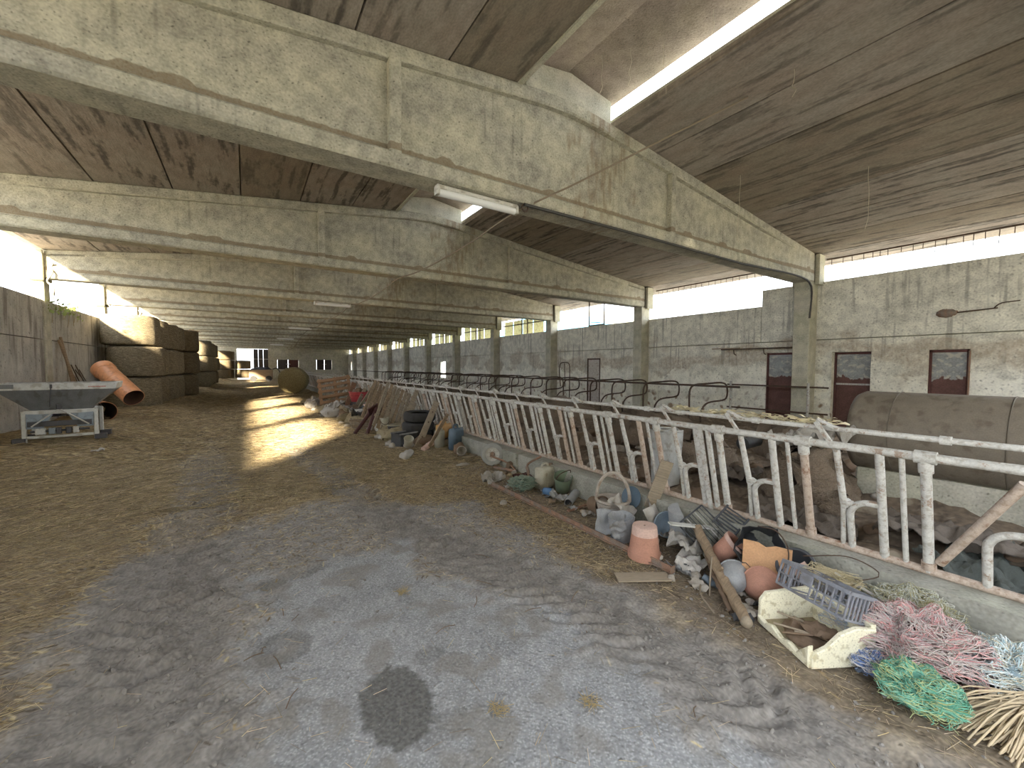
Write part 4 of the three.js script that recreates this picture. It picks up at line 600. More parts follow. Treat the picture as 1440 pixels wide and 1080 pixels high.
// ---------------------------------------------------------------- the junk along the kerb
const pose = (o, rx, ry, rz, dy = 0) => { o.rotation.set(rx, ry, rz); o.position.y += dy; return o; };
const open = (r0, r1, h, th = 0.006, seg = 26) => lathe([[0, 0.0], [r0, 0.0], [r1, h], [r1 - th, h], [r0 - th, th], [0, th]], seg);
M.clay = grimy([0.56, 0.29, 0.21], 0.9); M.clayPale = grimy([0.74, 0.52, 0.44], 0.9); M.plasticGrey = grimy([0.38, 0.39, 0.40], 0.6); M.plasticDark = grimy([0.07, 0.075, 0.085], 0.45); M.paper = grimy([0.56, 0.53, 0.49], 0.95); M.rag = grimy([0.40, 0.38, 0.35], 0.95); M.brown = grimy([0.22, 0.15, 0.10], 0.9); M.stone = grimy([0.42, 0.38, 0.33], 0.95); M.redDark = grimy([0.10, 0.035, 0.035], 0.6); M.redBright = grimy([0.48, 0.06, 0.07], 0.5); M.foam = std([0.88, 0.86, 0.80], 0.95, { map: foamTex, bumpMap: grimeBump, bumpScale: 0.004 }); M.foamDirt = grimy([0.34, 0.28, 0.17], 0.95); M.blueGrey = grimy([0.22, 0.28, 0.34], 0.5); M.wicker = grimy([0.50, 0.44, 0.38], 0.9); M.rubber = grimy([0.36, 0.36, 0.34], 0.9); M.tyreBlack = grimy([0.045, 0.043, 0.042], 0.85); M.amber = grimy([0.58, 0.33, 0.12], 0.5); M.navy = grimy([0.10, 0.15, 0.20], 0.5); M.green2 = grimy([0.2, 0.26, 0.18], 0.7);
const G0 = (x, z) => gy(x, z);
const P = (x, z, dy = 0) => [x, gy(x, z) + dy, z];
const pot = (rt, rb, h) => { const th = 0.012; return planeUV(lathe([[0.015, 0], [rb, 0], [rt * 0.93, h * 0.78], [rt * 0.93, h * 0.8], [rt, h * 0.8], [rt, h], [rt - th, h], [rt * 0.93 - th, h * 0.75], [rb - th, th], [0.015, th]], 28)); };
// terracotta pot standing upside down, with a pale lime rim
{ const o = thing('flower_pot', 'pink terracotta pot standing upside down with a pale limed top', 'flower pot', P(2.93, -2.33)); part('body', planeUV(lathe([[0.136, 0], [0.142, 0.005], [0.142, 0.055], [0.132, 0.06], [0.112, 0.215]], 32)), M.clay, o); part('limed_base', planeUV(lathe([[0.1125, 0.213], [0.106, 0.28], [0.1, 0.292], [0.03, 0.292], [0.01, 0.288]], 32)), M.clayPale, o); }
{ const o = pose(thing('flower_pot', 'terracotta pot tipped over between the log and the clay tile', 'flower pot', P(3.28, -1.86, 0.12)), 0.9, 0.5, -0.35); part('body', pot(0.10, 0.07, 0.2), M.clay, o); part('lime_band', planeUV(lathe([[0.1015, 0.165], [0.1025, 0.2]], 28)), M.clayPale, o); }
{ const o = pose(thing('clay_bowl', 'brown clay bowl leaning in front of the notched clay tile', 'bowl', P(3.0, -1.38, 0.13)), 0, 0.4, -1.75); part('body', planeUV(open(0.06, 0.125, 0.13, 0.01)), M.clay, o); part('rim', planeUV(at(new THREE.TorusGeometry(0.122, 0.008, 6, 28), 0, 0.13, 0, Math.PI / 2)), M.clay, o); }
{ const o = thing('clay_tile', 'orange clay roof tile with a notched top edge leaning on the rubbish', 'tile', P(3.22, -1.46, 0.18), -1.14); M.tile = grimy([0.66, 0.38, 0.20], 0.9); const g = ext([[-0.155, -0.2], [0.15, -0.2], [0.165, 0.17], [0.06, 0.175], [0.0, 0.155], [-0.05, 0.18], [-0.15, 0.185]], 0.018, [], 0.003); const p = g.attributes.position; for (let i = 0; i < p.count; i++) p.setZ(i, p.getZ(i) + 0.25 * p.getX(i) ** 2); part('slab', planeUV(at(g, 0, 0, 0, -0.22)), M.tile, o); const br = part('brick_shard', planeUV(at(rough(flat(cbox(0.09, 0.05, 0.07, 0.01)), 0.008, 12, 4), 0.09, -0.12, 0.10)), M.clay, o); }
{ const o = pose(thing('plastic_pot', 'grey plastic pot lying open side away below the clay tile', 'plant pot', P(2.98, -1.56, 0.1)), 0, 0.5, -1.65); part('body', planeUV(open(0.075, 0.105, 0.17)), M.plasticGrey, o); part('rim', planeUV(at(new THREE.TorusGeometry(0.105, 0.007, 6, 26), 0, 0.17, 0, Math.PI / 2)), M.plasticGrey, o); }
{ const o = pose(thing('plastic_bucket', 'crushed black plastic bucket lying against the kerb behind the clay tile', 'bucket', P(3.47, -1.66, 0.22)), -0.2, 0.7, 1.35); const g = rough(flat(open(0.13, 0.17, 0.30, 0.006, 30)), 0.035, 5, 8); part('body', planeUV(g), M.plasticDark, o); part('handle', tube([[0.16, 0.28, 0], [0.12, 0.36, 0.1], [0, 0.38, 0.14], [-0.13, 0.35, 0.1], [-0.16, 0.28, 0]], 0.005, 20, 5), M.darkIron, o); }
{ const o = pose(thing('plastic_tub', 'black round tub with a broken rim wedged against the kerb by the hay', 'tub', P(3.36, -1.28, 0.2)), 0.5, -0.4, 1.0); part('body', planeUV(open(0.085, 0.115, 0.12)), M.plasticDark, o); part('rim', planeUV(at(new THREE.TorusGeometry(0.118, 0.012, 6, 28), 0, 0.12, 0, Math.PI / 2)), M.plasticDark, o); part('shard', planeUV(at(sheet(0.12, 0.09, 0.02, 6, 3, 6, 6, 0.004), 0.01, 0.07, 0.03, -1.2)), M.clayPale, o); }
// wire racks
{ const o = pose(thing('wire_rack', 'black wire rack leaning against the kerb beside the silver board', 'rack', P(3.38, -2.05, 0.24)), -0.75, -0.75, 0.2); const f = []; for (const y of [-0.16, 0.16]) f.push(rod([-0.14, y, 0], [0.14, y, 0], 0.007)); for (const x of [-0.14, 0.14]) f.push(rod([x, -0.16, 0], [x, 0.16, 0], 0.007)); part('frame', f, M.plasticDark, o); for (let i = 1; i < 9; i++) part('wire', rod([-0.14 + i * 0.031, -0.16, 0], [-0.14 + i * 0.031, 0.16, 0], 0.0035, 0.0035, 5), i % 3 ? M.plasticDark : M.pipe, o); }
{ const o = pose(thing('plastic_grille', 'black plastic grille piece lying on the kerb edge', 'grille', P(3.5, -1.88, 0.36)), -1.1, -0.7, 0.1); for (let i = 0; i < 7; i++) part('bar', at(cbox(0.012, 0.18, 0.012, 0.002), -0.09 + i * 0.03, 0, 0), M.plasticDark, o); for (const y of [0.095, -0.095]) part('frame_bar', at(cbox(0.22, 0.016, 0.02, 0.003), 0, y, 0), M.plasticDark, o); }
{ const o = pose(single('silver_board', [planeUV(cbox(0.46, 0.012, 0.07, 0.003))], M.steelPale, 'thin silver grey board lying across the rubbish above the rags', 'board', P(3.34, -2.12, 0.25)), 0.05, -0.5, -0.1); }
// rags, paper, bag
for (const [x, z, w, h, a, dy, ry, mt, lab, n] of [[3.2, -2.12, 0.34, 0.3, 0.07, 0.14, 1.0, 'rag', 'stained white rag crumpled beside the log', 'rag'], [3.12, -2.0, 0.3, 0.2, 0.06, 0.06, 0.3, 'paper', 'crumpled brown paper sacking under the stained rag', 'paper sack'], [2.97, -1.98, 0.22, 0.16, 0.03, 0.03, 1.4, 'plasticGrey', 'flattened grey plastic dish near the end of the iron rail', 'plastic dish'], [3.45, -2.62, 0.3, 0.3, 0.02, 0.2, 0.7, 'paper', 'bent grey cardboard piece leaning between bucket and kerb', 'cardboard'], [3.32, -2.52, 0.26, 0.28, 0.02, 0.17, 0.2, 'paper', 'upright torn grey cardboard beside the upside down pot', 'cardboard'], [3.17, -3.82, 0.15, 0.2, 0.04, 0.08, 0.5, 'plasticGrey', 'crumpled grey plastic bag next to the short grey pipe', 'plastic bag'], [3.0, -5.1, 0.34, 0.22, 0.06, 0.05, 0.2, 'rag', 'dirty mauve rag at the far end of the iron rail', 'rag'], [3.0, -1.75, 0.13, 0.12, 0.02, 0.03, 0.4, 'blueGrey', 'blue grey scrap of plastic by the log', 'plastic scrap']]) {
  const up = n === 'cardboard', o = single(n.replace(' ', '_'), [planeUV(at(sheet(w, h, a, up ? 3 : 6, x * 9 + z, 22, 18, 0.005), 0, 0, 0, up ? -0.35 : -1.25, ry))], M[mt], lab, n, P(x, z, dy));
}
// log and branches
{ const o = thing('log', 'long weathered brown log lying from the kerb towards the floor', 'log', [0, 0, 0]); part('trunk', planeUV(rough(flat(tube([[3.36, 0.26, -2.1], [3.12, 0.17, -1.82], [2.9, 0.1, -1.56], [2.68, 0.055, -1.32]], 0.038, 30, 12)), 0.006, 14, 2)), M.wood, o); part('end_grain', planeUV(at(new THREE.SphereGeometry(0.038, 10, 8), 2.68, 0.055, -1.32)), M.woodGrey, o); part('branch_stub', planeUV(rod([3.0, 0.13, -1.7], [2.96, 0.2, -1.64], 0.014, 0.008)), M.wood, o); }
single('branch', [planeUV(rough(flat(tube([[3.3, 0.15, -2.0], [3.0, 0.09, -1.72], [2.74, 0.03, -1.45]], 0.02, 20, 8)), 0.004, 16, 3))], M.brown, 'thinner dark branch lying beside the log', 'branch');
for (const [p, lab] of [[[[3.02, 0.22, -1.76], [2.94, 0.12, -1.72], [2.9, 0.05, -1.70], [2.83, 0.02, -1.66]], 'bare pale forked twig standing by the log'], [[[2.62, 0.04, -1.5], [2.72, 0.06, -1.66], [2.86, 0.05, -1.75]], 'bent pale twig lying before the log']]) single('dry_twig', [tube(p, 0.006, 16, 5)], M.woodGrey, lab, 'twig');
// foam box with its broken side, contents and crate on top
{
  const c = thing('foam_box', 'broken cream foam box full of dirt and sticks under the grey crate', 'box', [2.88, gy(2.88, -1.03), -1.03], -0.5);   // local z = long side
  const wall = (pts, w, x, y, z, ry) => planeUV(at(ext(pts, w, [], 0.006), x, y, z, 0, ry)); const LZ = 0.21, LX = 0.19;
  part('floor', planeUV(at(cbox(0.38, 0.025, 0.42, 0.006), 0, 0.02, 0)), M.foamDirt, c);
  part('end_wall', wall([[-LX, 0], [LX, 0], [LX, 0.21], [LX - 0.12, 0.22], [-0.02, 0.19], [-0.10, 0.12], [-LX + 0.02, 0.09], [-LX, 0.06]], 0.032, 0, 0.01, LZ, 0), M.foam, c);
  part('end_wall', wall([[-LX, 0], [LX, 0], [LX, 0.23], [-LX + 0.04, 0.2], [-LX, 0.15]], 0.032, 0, 0.01, -LZ, 0), M.foam, c);
  part('back_wall', wall([[-LZ, 0], [LZ, 0], [LZ, 0.21], [-LZ, 0.23]], 0.032, LX, 0.01, 0, Math.PI / 2), M.foam, c);
  part('broken_wall', wall([[-LZ, 0], [LZ, 0], [LZ, 0.05], [0.14, 0.035], [0.08, 0.06], [0.0, 0.03], [-0.06, 0.05], [-0.12, 0.035], [-LZ, 0.13]], 0.03, -LX, 0.01, 0, Math.PI / 2), M.foam, c);
  part('dirt', planeUV(at(rough(blob(0.15, 0.05, 0.17, 0.02, 9, 6, 4), 0.012, 30, 4), 0, 0.035, 0)), M.brown, c);
  for (let i = 0; i < 7; i++) single('dry_stick', [planeUV(rod([2.70 + rr(0, 0.25), 0.09, -1.2 + rr(-0.05, 0.12)], [2.74 + rr(0, 0.22), 0.12, -0.86 + rr(-0.1, 0.05)], 0.007, 0.005, 5))], i % 2 ? M.brown : M.woodGrey, 'dry stick lying inside the broken foam box', 'stick', [0, 0, 0], 'sticks in the foam box');
  single('leather_glove', [planeUV(blob(0.06, 0.03, 0.09, 0.02, 14, 12))], M.brown, 'shrivelled dark brown lump like an old glove inside the foam box', 'glove', [2.86, 0.115, -0.98]);
  const k = thing('plastic_crate', 'small grey plastic lattice crate tilted on top of the foam box', 'crate', [3.0, gy(3, -1.04) + 0.285, -1.02], -0.32); k.rotation.order = 'YXZ'; k.rotation.x = -0.02; k.rotation.z = -0.35; M.crate = grimy([0.25, 0.26, 0.30], 0.55);
  const W = 0.11, Lz = 0.215, Hh = 0.075;
  part('rim', [at(cbox(0.016, 0.022, 2 * Lz, 0.003), -W, Hh, 0), at(cbox(0.016, 0.022, 2 * Lz, 0.003), W, Hh, 0), at(cbox(2 * W, 0.022, 0.016, 0.003), 0, Hh, Lz), at(cbox(2 * W, 0.022, 0.016, 0.003), 0, Hh, -Lz)], M.crate, k);
  part('base_frame', [at(cbox(0.014, 0.014, 2 * Lz, 0.002), -W, -Hh, 0), at(cbox(0.014, 0.014, 2 * Lz, 0.002), W, -Hh, 0), at(cbox(2 * W, 0.014, 0.014, 0.002), 0, -Hh, Lz), at(cbox(2 * W, 0.014, 0.014, 0.002), 0, -Hh, -Lz)], M.crate, k);
  for (const sx of [-1, 1]) { for (const y of [0.0]) part('side_bar', at(cbox(0.01, 0.01, 2 * Lz, 0.002), sx * W, y, 0), M.crate, k); for (let i = 0; i < 11; i++) { if (i > 2 && i < 5 && sx < 0) continue; part('slat', at(cbox(0.01, 2 * Hh, 0.009, 0.002), sx * W, 0, -Lz + (i / 10) * 2 * Lz), M.crate, k); } part('plate', at(cbox(0.012, 0.07, 0.075, 0.002), sx * W, 0.035, -0.035), M.crate, k); }
  for (const sz of [-1, 1]) for (let i = 0; i < 8; i++) part('end_slat', at(cbox(0.012, 2 * Hh, 0.01, 0.002), -W + (i / 7) * 2 * W, 0, sz * Lz), M.crate, k);
  for (let i = 1; i < 6; i++) part('base_slat', at(cbox(2 * W, 0.008, 0.01, 0.002), 0, -Hh, -Lz + (i / 6) * 2 * Lz), M.crate, k);
  const hay = []; for (let i = 0; i < 160; i++) hay.push(tube([[0, 0, 0].map(() => rr(-0.1, 0.1)), [0, 0, 0].map(() => rr(-0.1, 0.1)), [0, 0, 0].map(() => rr(-0.1, 0.1))].map((p) => [p[0], p[1] * 0.35, p[2] * 1.6]), 0.0022, 6, 3)); single('hay_wisp', hay, std([0.55, 0.47, 0.30], 0.9), 'wisp of pale hay piled behind the grey crate', 'hay', P(3.22, -1.05, 0.3)).userData.kind = 'stuff';
  single('plastic_strip', [at(cbox(0.012, 0.012, 0.42, 0.003), 0, 0, 0, 0.35, 0.25)], M.steelPale, 'thin pale strip slanting over the plastic film by the crate', 'strip', P(3.28, -0.85, 0.26));
  single('wire_loop', [tube([[3.3, 0.36, -1.25], [3.4, 0.42, -1.0], [3.42, 0.36, -0.86], [3.34, 0.28, -0.98]], 0.004, 20, 4)], M.darkIron, 'thin black wire looping over the hay by the kerb', 'wire');
}
// heaps of baler twine and netting
function twine(name, label, x, z, rx, ry, rz, core, tones, n, seed, cat = 'twine heap') {
  const o = thing(name, label, cat, P(x, z, 0), 0), r = mulberry(seed); part('core', planeUV(at(blob(rx * 0.58, ry * 0.6, rz * 0.58, 0.05, 7, seed, 4), 0, ry * 0.75, 0)), core, o);
  tones.forEach((t, ti) => {
    const gs = [];
    for (let i = 0; i < 2.6 * n / tones.length; i++) {
      let th = r() * 6.28, ph = 0.15 + r() * 1.5, p = []; const da = (r() - 0.5) * 1.6, dp = (r() - 0.5) * 0.9;
      for (let k = 0; k < 6; k++) { const dx = Math.cos(th) * Math.sin(ph), dz = Math.sin(th) * Math.sin(ph), u = (0.84 + 0.2 * r()) * (1 + 0.3 * n3(dx * 1.8 + seed, Math.cos(ph) * 1.8, dz * 1.8)); p.push([Math.cos(th) * Math.sin(ph) * rx * u, Math.max(0.005, ry * 0.75 + Math.cos(ph) * ry * u * 0.95), Math.sin(th) * Math.sin(ph) * rz * u]); th += da * 0.35 + (r() - 0.5) * 0.25; ph += dp * 0.3 + (r() - 0.5) * 0.15; }
      gs.push(tube(p, 0.0013 + r() * 0.0011, 12, 3));
    }
    part('strands', gs, t, o).userData.kind = 'stuff';
  });
}
const tw = (r, g, b) => std([r, g, b], 0.75);
twine('twine_heap', 'heap of pink and red baler twine in the middle of the tangle', 3.1, -0.62, 0.24, 0.2, 0.26, grimy([0.42, 0.30, 0.29], 0.95), [tw(0.72, 0.38, 0.37), tw(0.66, 0.56, 0.54), tw(0.62, 0.48, 0.47), tw(0.58, 0.54, 0.50)], 520, 5);
twine('twine_heap', 'bright green ball of baler twine at the front of the tangle', 2.76, -0.53, 0.15, 0.11, 0.16, grimy([0.1, 0.26, 0.19], 0.95), [tw(0.14, 0.42, 0.30), tw(0.30, 0.55, 0.40), tw(0.46, 0.52, 0.26)], 420, 9);
twine('net_heap', 'pale blue plastic netting bundled beside the pink twine', 3.24, -0.3, 0.22, 0.15, 0.2, grimy([0.36, 0.47, 0.52], 0.9), [tw(0.55, 0.70, 0.74), tw(0.72, 0.76, 0.76), tw(0.62, 0.58, 0.46)], 420, 14, 'net heap');
twine('net_heap', 'bluish white netting and film spilling behind the grey crate', 3.16, -0.88, 0.16, 0.15, 0.2, grimy([0.50, 0.54, 0.58], 0.9), [tw(0.66, 0.70, 0.74), tw(0.40, 0.48, 0.60), tw(0.60, 0.54, 0.50)], 260, 21, 'net heap');
twine('twine_heap', 'grey and olive twine heaped against the kerb behind the pink twine', 3.36, -0.7, 0.14, 0.2, 0.26, grimy([0.38, 0.36, 0.28], 0.95), [tw(0.50, 0.50, 0.38), tw(0.58, 0.58, 0.52), tw(0.44, 0.40, 0.22)], 260, 26);
twine('twine_heap', 'blue and white twine strands under the edge of the green ball', 2.88, -0.72, 0.12, 0.07, 0.14, grimy([0.2, 0.25, 0.36], 0.95), [tw(0.16, 0.24, 0.46), tw(0.62, 0.60, 0.60)], 180, 31);
twine('net_heap', 'small dark green net bundle beside the far end of the iron rail', 3.08, -4.45, 0.17, 0.11, 0.2, grimy([0.13, 0.18, 0.15], 0.95), [tw(0.20, 0.30, 0.24), tw(0.34, 0.38, 0.30)], 200, 36, 'net heap');
{ // dry stalks in the corner
  const gs = [], r = mulberry(77); for (let i = 0; i < 260; i++) { const a = -0.9 + r() * 0.9, l = 0.22 + r() * 0.3, x0 = 3.12 - r() * 0.08, z0 = -0.22 + r() * 0.1, y0 = 0.03 + r() * 0.12; const dx = -Math.cos(a) * l * 0.8, dz = -0.22 * l + Math.sin(a) * l * 0.9 + 0.1; gs.push(tube([[x0, y0, z0], [x0 + dx * 0.5, y0 * 0.8 + 0.02, z0 + dz * 0.5 + (r() - 0.5) * 0.04], [x0 + dx, 0.012 + r() * 0.02, z0 + dz]], 0.0028 + r() * 0.003, 6, 4)); }
  const b = single('dry_stalks', [merge(gs).translate(0, gy(2.9, -0.3), 0)], std([0.52, 0.42, 0.28], 0.9), 'bundle of dry brown stalks fanned out beside the netting', 'stalks'); b.userData.kind = 'stuff';
}
// wicker basket, broken bucket, lying ribbed pot
{
  const o = thing('wicker_basket', 'old grey wicker basket with a tall hooped handle among the rubbish', 'basket', P(3.3, -3.05, 0.05), -0.83);
  part('bowl', planeUV(open(0.13, 0.17, 0.17, 0.012, 30)), M.wicker, o); for (let i = 0; i < 9; i++) part('weave_ring', planeUV(at(new THREE.TorusGeometry(0.134 + i * 0.0047, 0.010, 5, 36), 0, 0.012 + i * 0.019, 0, Math.PI / 2)), M.wicker, o); part('rim', planeUV(at(new THREE.TorusGeometry(0.178, 0.016, 6, 36), 0, 0.178, 0, Math.PI / 2)), M.wicker, o);
  const hp = []; for (let i = 0; i <= 12; i++) { const a = Math.PI * i / 12; hp.push([0.176 * Math.cos(a), 0.17 + 0.3 * Math.sin(a), 0]); } part('handle', planeUV(tube(hp, 0.018, 30, 8)), M.wicker, o);
  const rag = single('canvas_bag', [planeUV(at(sheet(0.3, 0.26, 0.05, 5, 44, 22, 20, 0.006), 0, 0, 0, -1.0, 0.4))], M.paper, 'limp grey canvas bag stuffed into the wicker basket', 'bag', P(3.25, -2.88, 0.22));
  const b = thing('plastic_bucket', 'broken pale grey bucket with split sides in front of the wicker basket', 'bucket', P(3.03, -2.68, 0.0), 0.4); b.rotation.z = 0.08; part('body', planeUV(rough(flat(open(0.09, 0.125, 0.25, 0.006, 30)), 0.008, 6, 21)), M.plasticGrey, b); part('torn_flap', planeUV(at(sheet(0.14, 0.2, 0.03, 6, 51, 14, 14, 0.005), -0.13, 0.17, 0.02, 0.2, -1.1, 0.3)), M.plasticGrey, b); part('lug', at(cbox(0.03, 0.04, 0.02, 0.005), 0.118, 0.2, 0.0), M.plasticGrey, b);
  const f = single('plastic_shard', [planeUV(at(sheet(0.16, 0.24, 0.035, 5, 71, 14, 14, 0.006), 0, 0, 0, -0.4, -0.7))], M.plasticGrey, 'curved grey plastic shard leaning left of the broken bucket', 'plastic shard', P(2.98, -2.86, 0.13));
  const r = pose(thing('ribbed_pot', 'brown ribbed pot lying on its side behind the wicker basket', 'plant pot', P(3.28, -3.36, 0.1)), 1.4, 0.9, 0.1); const prof = [[0, 0]]; for (let i = 0; i < 16; i++) prof.push([0.075 + i * 0.0022 + (i % 2) * 0.004, 0.01 + i * 0.011]); prof.push([0.10, 0.19]); part('body', planeUV(lathe(prof, 24)), M.brown, r); part('rim', planeUV(at(new THREE.TorusGeometry(0.106, 0.008, 6, 24), 0, 0.19, 0, Math.PI / 2)), M.brown, r);
  const t = pose(thing('plastic_tub', 'blue grey tub lying open between cardboard and kerb', 'tub', P(3.42, -2.42, 0.12)), 0.3, 0.2, 0.9); part('body', planeUV(open(0.09, 0.12, 0.12)), M.blueGrey, t); part('rim', planeUV(at(new THREE.TorusGeometry(0.121, 0.008, 6, 26), 0, 0.12, 0, Math.PI / 2)), M.blueGrey, t);
  const w = pose(single('wooden_board', [planeUV(cbox(0.13, 0.52, 0.02, 0.004))], M.woodGrey, 'grey wooden board propped on the kerb against the barrier', 'board', P(3.50, -2.62, 0.47)), 0.1, -0.6, -0.25);
  const s = pose(single('pipe_half', [planeUV(at(new THREE.CylinderGeometry(0.11, 0.11, 0.26, 18, 1, false, 0, 3.2), 0, 0, 0))], M.plasticGrey, 'cut half of a wide grey pipe standing against the kerb', 'pipe half', P(3.42, -2.3, 0.22)), 0.3, 2.4, -0.35);
  const d = pose(thing('plate', 'dark glossy plate leaning on the kerb behind the wicker basket', 'plate', P(3.46, -2.92, 0.26)), 0.2, 0.0, 1.25); part('dish', planeUV(lathe([[0, 0.0], [0.08, 0.0], [0.12, 0.02], [0.12, 0.026], [0.08, 0.008], [0, 0.008]], 28)), M.navy, d);
}
// iron rail on the floor, flat board
{ const o = thing('iron_rail', 'long rusty iron rail lying on the floor in front of the rubbish', 'rail', [0, 0, 0]); const g = at(ext([[-0.025, 0], [0.025, 0], [0.025, 0.008], [0.006, 0.008], [0.006, 0.05], [-0.006, 0.05], [-0.006, 0.008], [-0.025, 0.008]], 2.9), 2.87, 0.03, -3.45); part('bar', planeUV(g), M.rust, o); part('end_plate', at(cbox(0.06, 0.06, 0.01, 0.002), 2.87, 0.055, -2.0), M.rust, o); }
pose(single('floor_board', [planeUV(rough(flat(cbox(0.42, 0.014, 0.13, 0.004)), 0.004, 8, 3))], M.woodGrey, 'short worn board lying flat on the floor before the iron rail', 'board', P(2.60, -2.08, 0.02)), 0, -0.55, 0);
// between rail and kerb, farther along
{ const o = thing('jerrycan', 'pale beige old jerrycan standing against the kerb', 'jerrycan', P(3.4, -4.36), 0.25); M.canPale = grimy([0.50, 0.47, 0.38], 0.8); part('body', planeUV(rough(flat(at(cbox(0.3, 0.28, 0.2, 0.035), 0, 0.15, 0)), 0.008, 6, 5)), M.canPale, o); part('grip', planeUV(tube([[-0.1, 0.28, 0], [-0.08, 0.33, 0], [0.02, 0.33, 0], [0.05, 0.28, 0]], 0.014, 14, 6)), M.canPale, o); part('cap', at(new THREE.CylinderGeometry(0.025, 0.028, 0.04, 12), 0.11, 0.3, 0), M.brown, o); for (const x of [-0.07, 0.05]) part('groove_rib', planeUV(at(cbox(0.02, 0.2, 0.01, 0.004), x, 0.15, 0.1)), M.canPale, o); }
{ const o = pose(thing('zinc_bucket', 'green grey dented bucket leaning on the kerb beside the pale jerrycan', 'bucket', P(3.44, -4.05, 0.05)), 0.35, 0, 0.25); part('body', planeUV(open(0.09, 0.12, 0.22)), M.green2, o); part('handle', tube([[0.12, 0.21, 0], [0.08, 0.3, 0.03], [-0.08, 0.3, 0.03], [-0.12, 0.21, 0]], 0.006, 16, 5), M.darkIron, o); }
{ const o = pose(thing('plastic_bottle', 'blue plastic bottle lying below the pale jerrycan', 'bottle', P(3.2, -4.12, 0.05)), 1.4, 0.6, 0); part('body', planeUV(lathe([[0, 0], [0.045, 0], [0.047, 0.02], [0.047, 0.12], [0.02, 0.16], [0.018, 0.18]], 18)), grimy([0.10, 0.22, 0.42], 0.4), o); part('cap', at(new THREE.CylinderGeometry(0.022, 0.022, 0.025, 12), 0, 0.19, 0), M.white, o); }
{ const o = thing('grey_pipe', 'short grey plastic pipe lying below the kerb', 'pipe', [0, 0, 0]); const a = V(3.2, 0.075, -3.66), b = V(3.45, 0.12, -3.80), d = b.clone().sub(a), q = new THREE.Quaternion().setFromUnitVectors(UPV, d.clone().normalize()), L = d.length(); part('tube', planeUV(lathe([[0.044, 0], [0.05, 0], [0.05, L], [0.044, L]], 22)).applyQuaternion(q).translate(a.x, a.y, a.z), M.plasticGrey, o); part('bore', planeUV(lathe([[0.044, L], [0.044, 0]], 22)).applyQuaternion(q).translate(a.x, a.y, a.z), M.steelDark, o); }
pose(single('painted_lath', [planeUV(cbox(0.36, 0.02, 0.04, 0.003))], M.woodRed, 'reddish painted lath lying before the short grey pipe', 'lath', P(3.22, -3.5, 0.03)), 0, 0.1, 0);
single('red_cloth', [planeUV(at(sheet(0.3, 0.14, 0.04, 6, 15, 16, 10, 0.006), 0, 0, 0, -1.2))], M.redDark, 'dark red cloth lying under the bent iron handle', 'cloth', P(3.28, -4.75, 0.08));
{ const o = thing('bent_handle', 'bent rusty iron tool handle leaning on the kerb', 'tool', [0, 0, 0]); part('shaft', planeUV(tube([[3.52, 0.42, -4.62], [3.35, 0.3, -4.72], [3.3, 0.22, -4.62], [3.2, 0.05, -4.55]], 0.016, 24, 7)), M.rust, o); part('ferrule', planeUV(rod([3.33, 0.27, -4.7], [3.29, 0.2, -4.61], 0.024)), M.rust, o); }
function wheel(o, r, w, tyre, rim, hub) {   // axis along local z
  part('tyre', planeUV(at(lathe([[r * 0.62, -w * 0.4], [r * 0.8, -w / 2], [r * 0.95, -w * 0.46], [r, -w * 0.25], [r, w * 0.25], [r * 0.95, w * 0.46], [r * 0.8, w / 2], [r * 0.62, w * 0.4]], 36), 0, 0, 0, Math.PI / 2)), tyre, o);
  const ri = part('rim', planeUV(at(lathe([[0, -w * 0.05], [r * 0.3, -w * 0.05], [r * 0.55, w * 0.12], [r * 0.64, w * 0.4], [r * 0.66, w * 0.4], [r * 0.66, -w * 0.4], [0, -w * 0.3]].map(([a, b]) => [a, b]), 30), 0, 0, 0, Math.PI / 2)), rim, o); part('hub', planeUV(at(new THREE.CylinderGeometry(r * 0.2, r * 0.24, w * 0.5, 14), 0, 0, w * 0.12, Math.PI / 2)), hub, ri);
}
{ const o = thing('barrow_wheel', 'small pale rubber wheel with a rusty hub propped against the kerb', 'wheel', P(3.37, -5.75, 0.185)); o.rotation.set(-0.25, -0.55, 0); wheel(o, 0.185, 0.08, M.rubber, M.pipe, M.rust); const a = thing('wheel_fork', 'rusty iron fork and axle lying beside the small pale wheel', 'axle', P(3.4, -5.4, 0)); part('tube', planeUV(rod([-0.14, 0.06, -0.1], [0.05, 0.04, 0.25], 0.024)), M.rust, a); part('arm', planeUV(tube([[-0.1, 0.2, -0.3], [0.04, 0.13, 0.0], [0.02, 0.06, 0.3]], 0.016, 16, 6)), M.rust, a); part('bracket', planeUV(at(cbox(0.1, 0.1, 0.08, 0.012), 0.05, 0.1, 0.05, 0.3, 0.4)), M.brown, a); }
for (const [x, z, a, b, c, s, lab] of [[3.3, -6.45, 0.16, 0.03, 0.06, 1, 'flat pale wooden chip beside the blue jerrycan'], [3.02, -6.1, 0.14, 0.025, 0.06, 2, 'flat stone shard lying apart on the straw'], [2.5, -9.25, 0.14, 0.06, 0.1, 3, 'grey field stone before the slatted panel'], [3.05, -7.98, 0.24, 0.12, 0.2, 4, 'brown rounded sack lump in front of the tins'], [2.62, -4.2, 0.05, 0.03, 0.05, 6, 'small whitish stone beside the iron rail'], [-2.6, -6.9, 0.08, 0.05, 0.07, 7, 'lone pale stone near the left wall']]) single('stone', [planeUV(blob(a, b, c, 0.2 * b, 6, s * 5, 3))], s === 4 ? M.brown : s === 1 ? M.woodGrey : M.stone, lab, s === 4 ? 'sack' : s === 1 ? 'wood chip' : 'stone', P(x, z, b * 0.6));
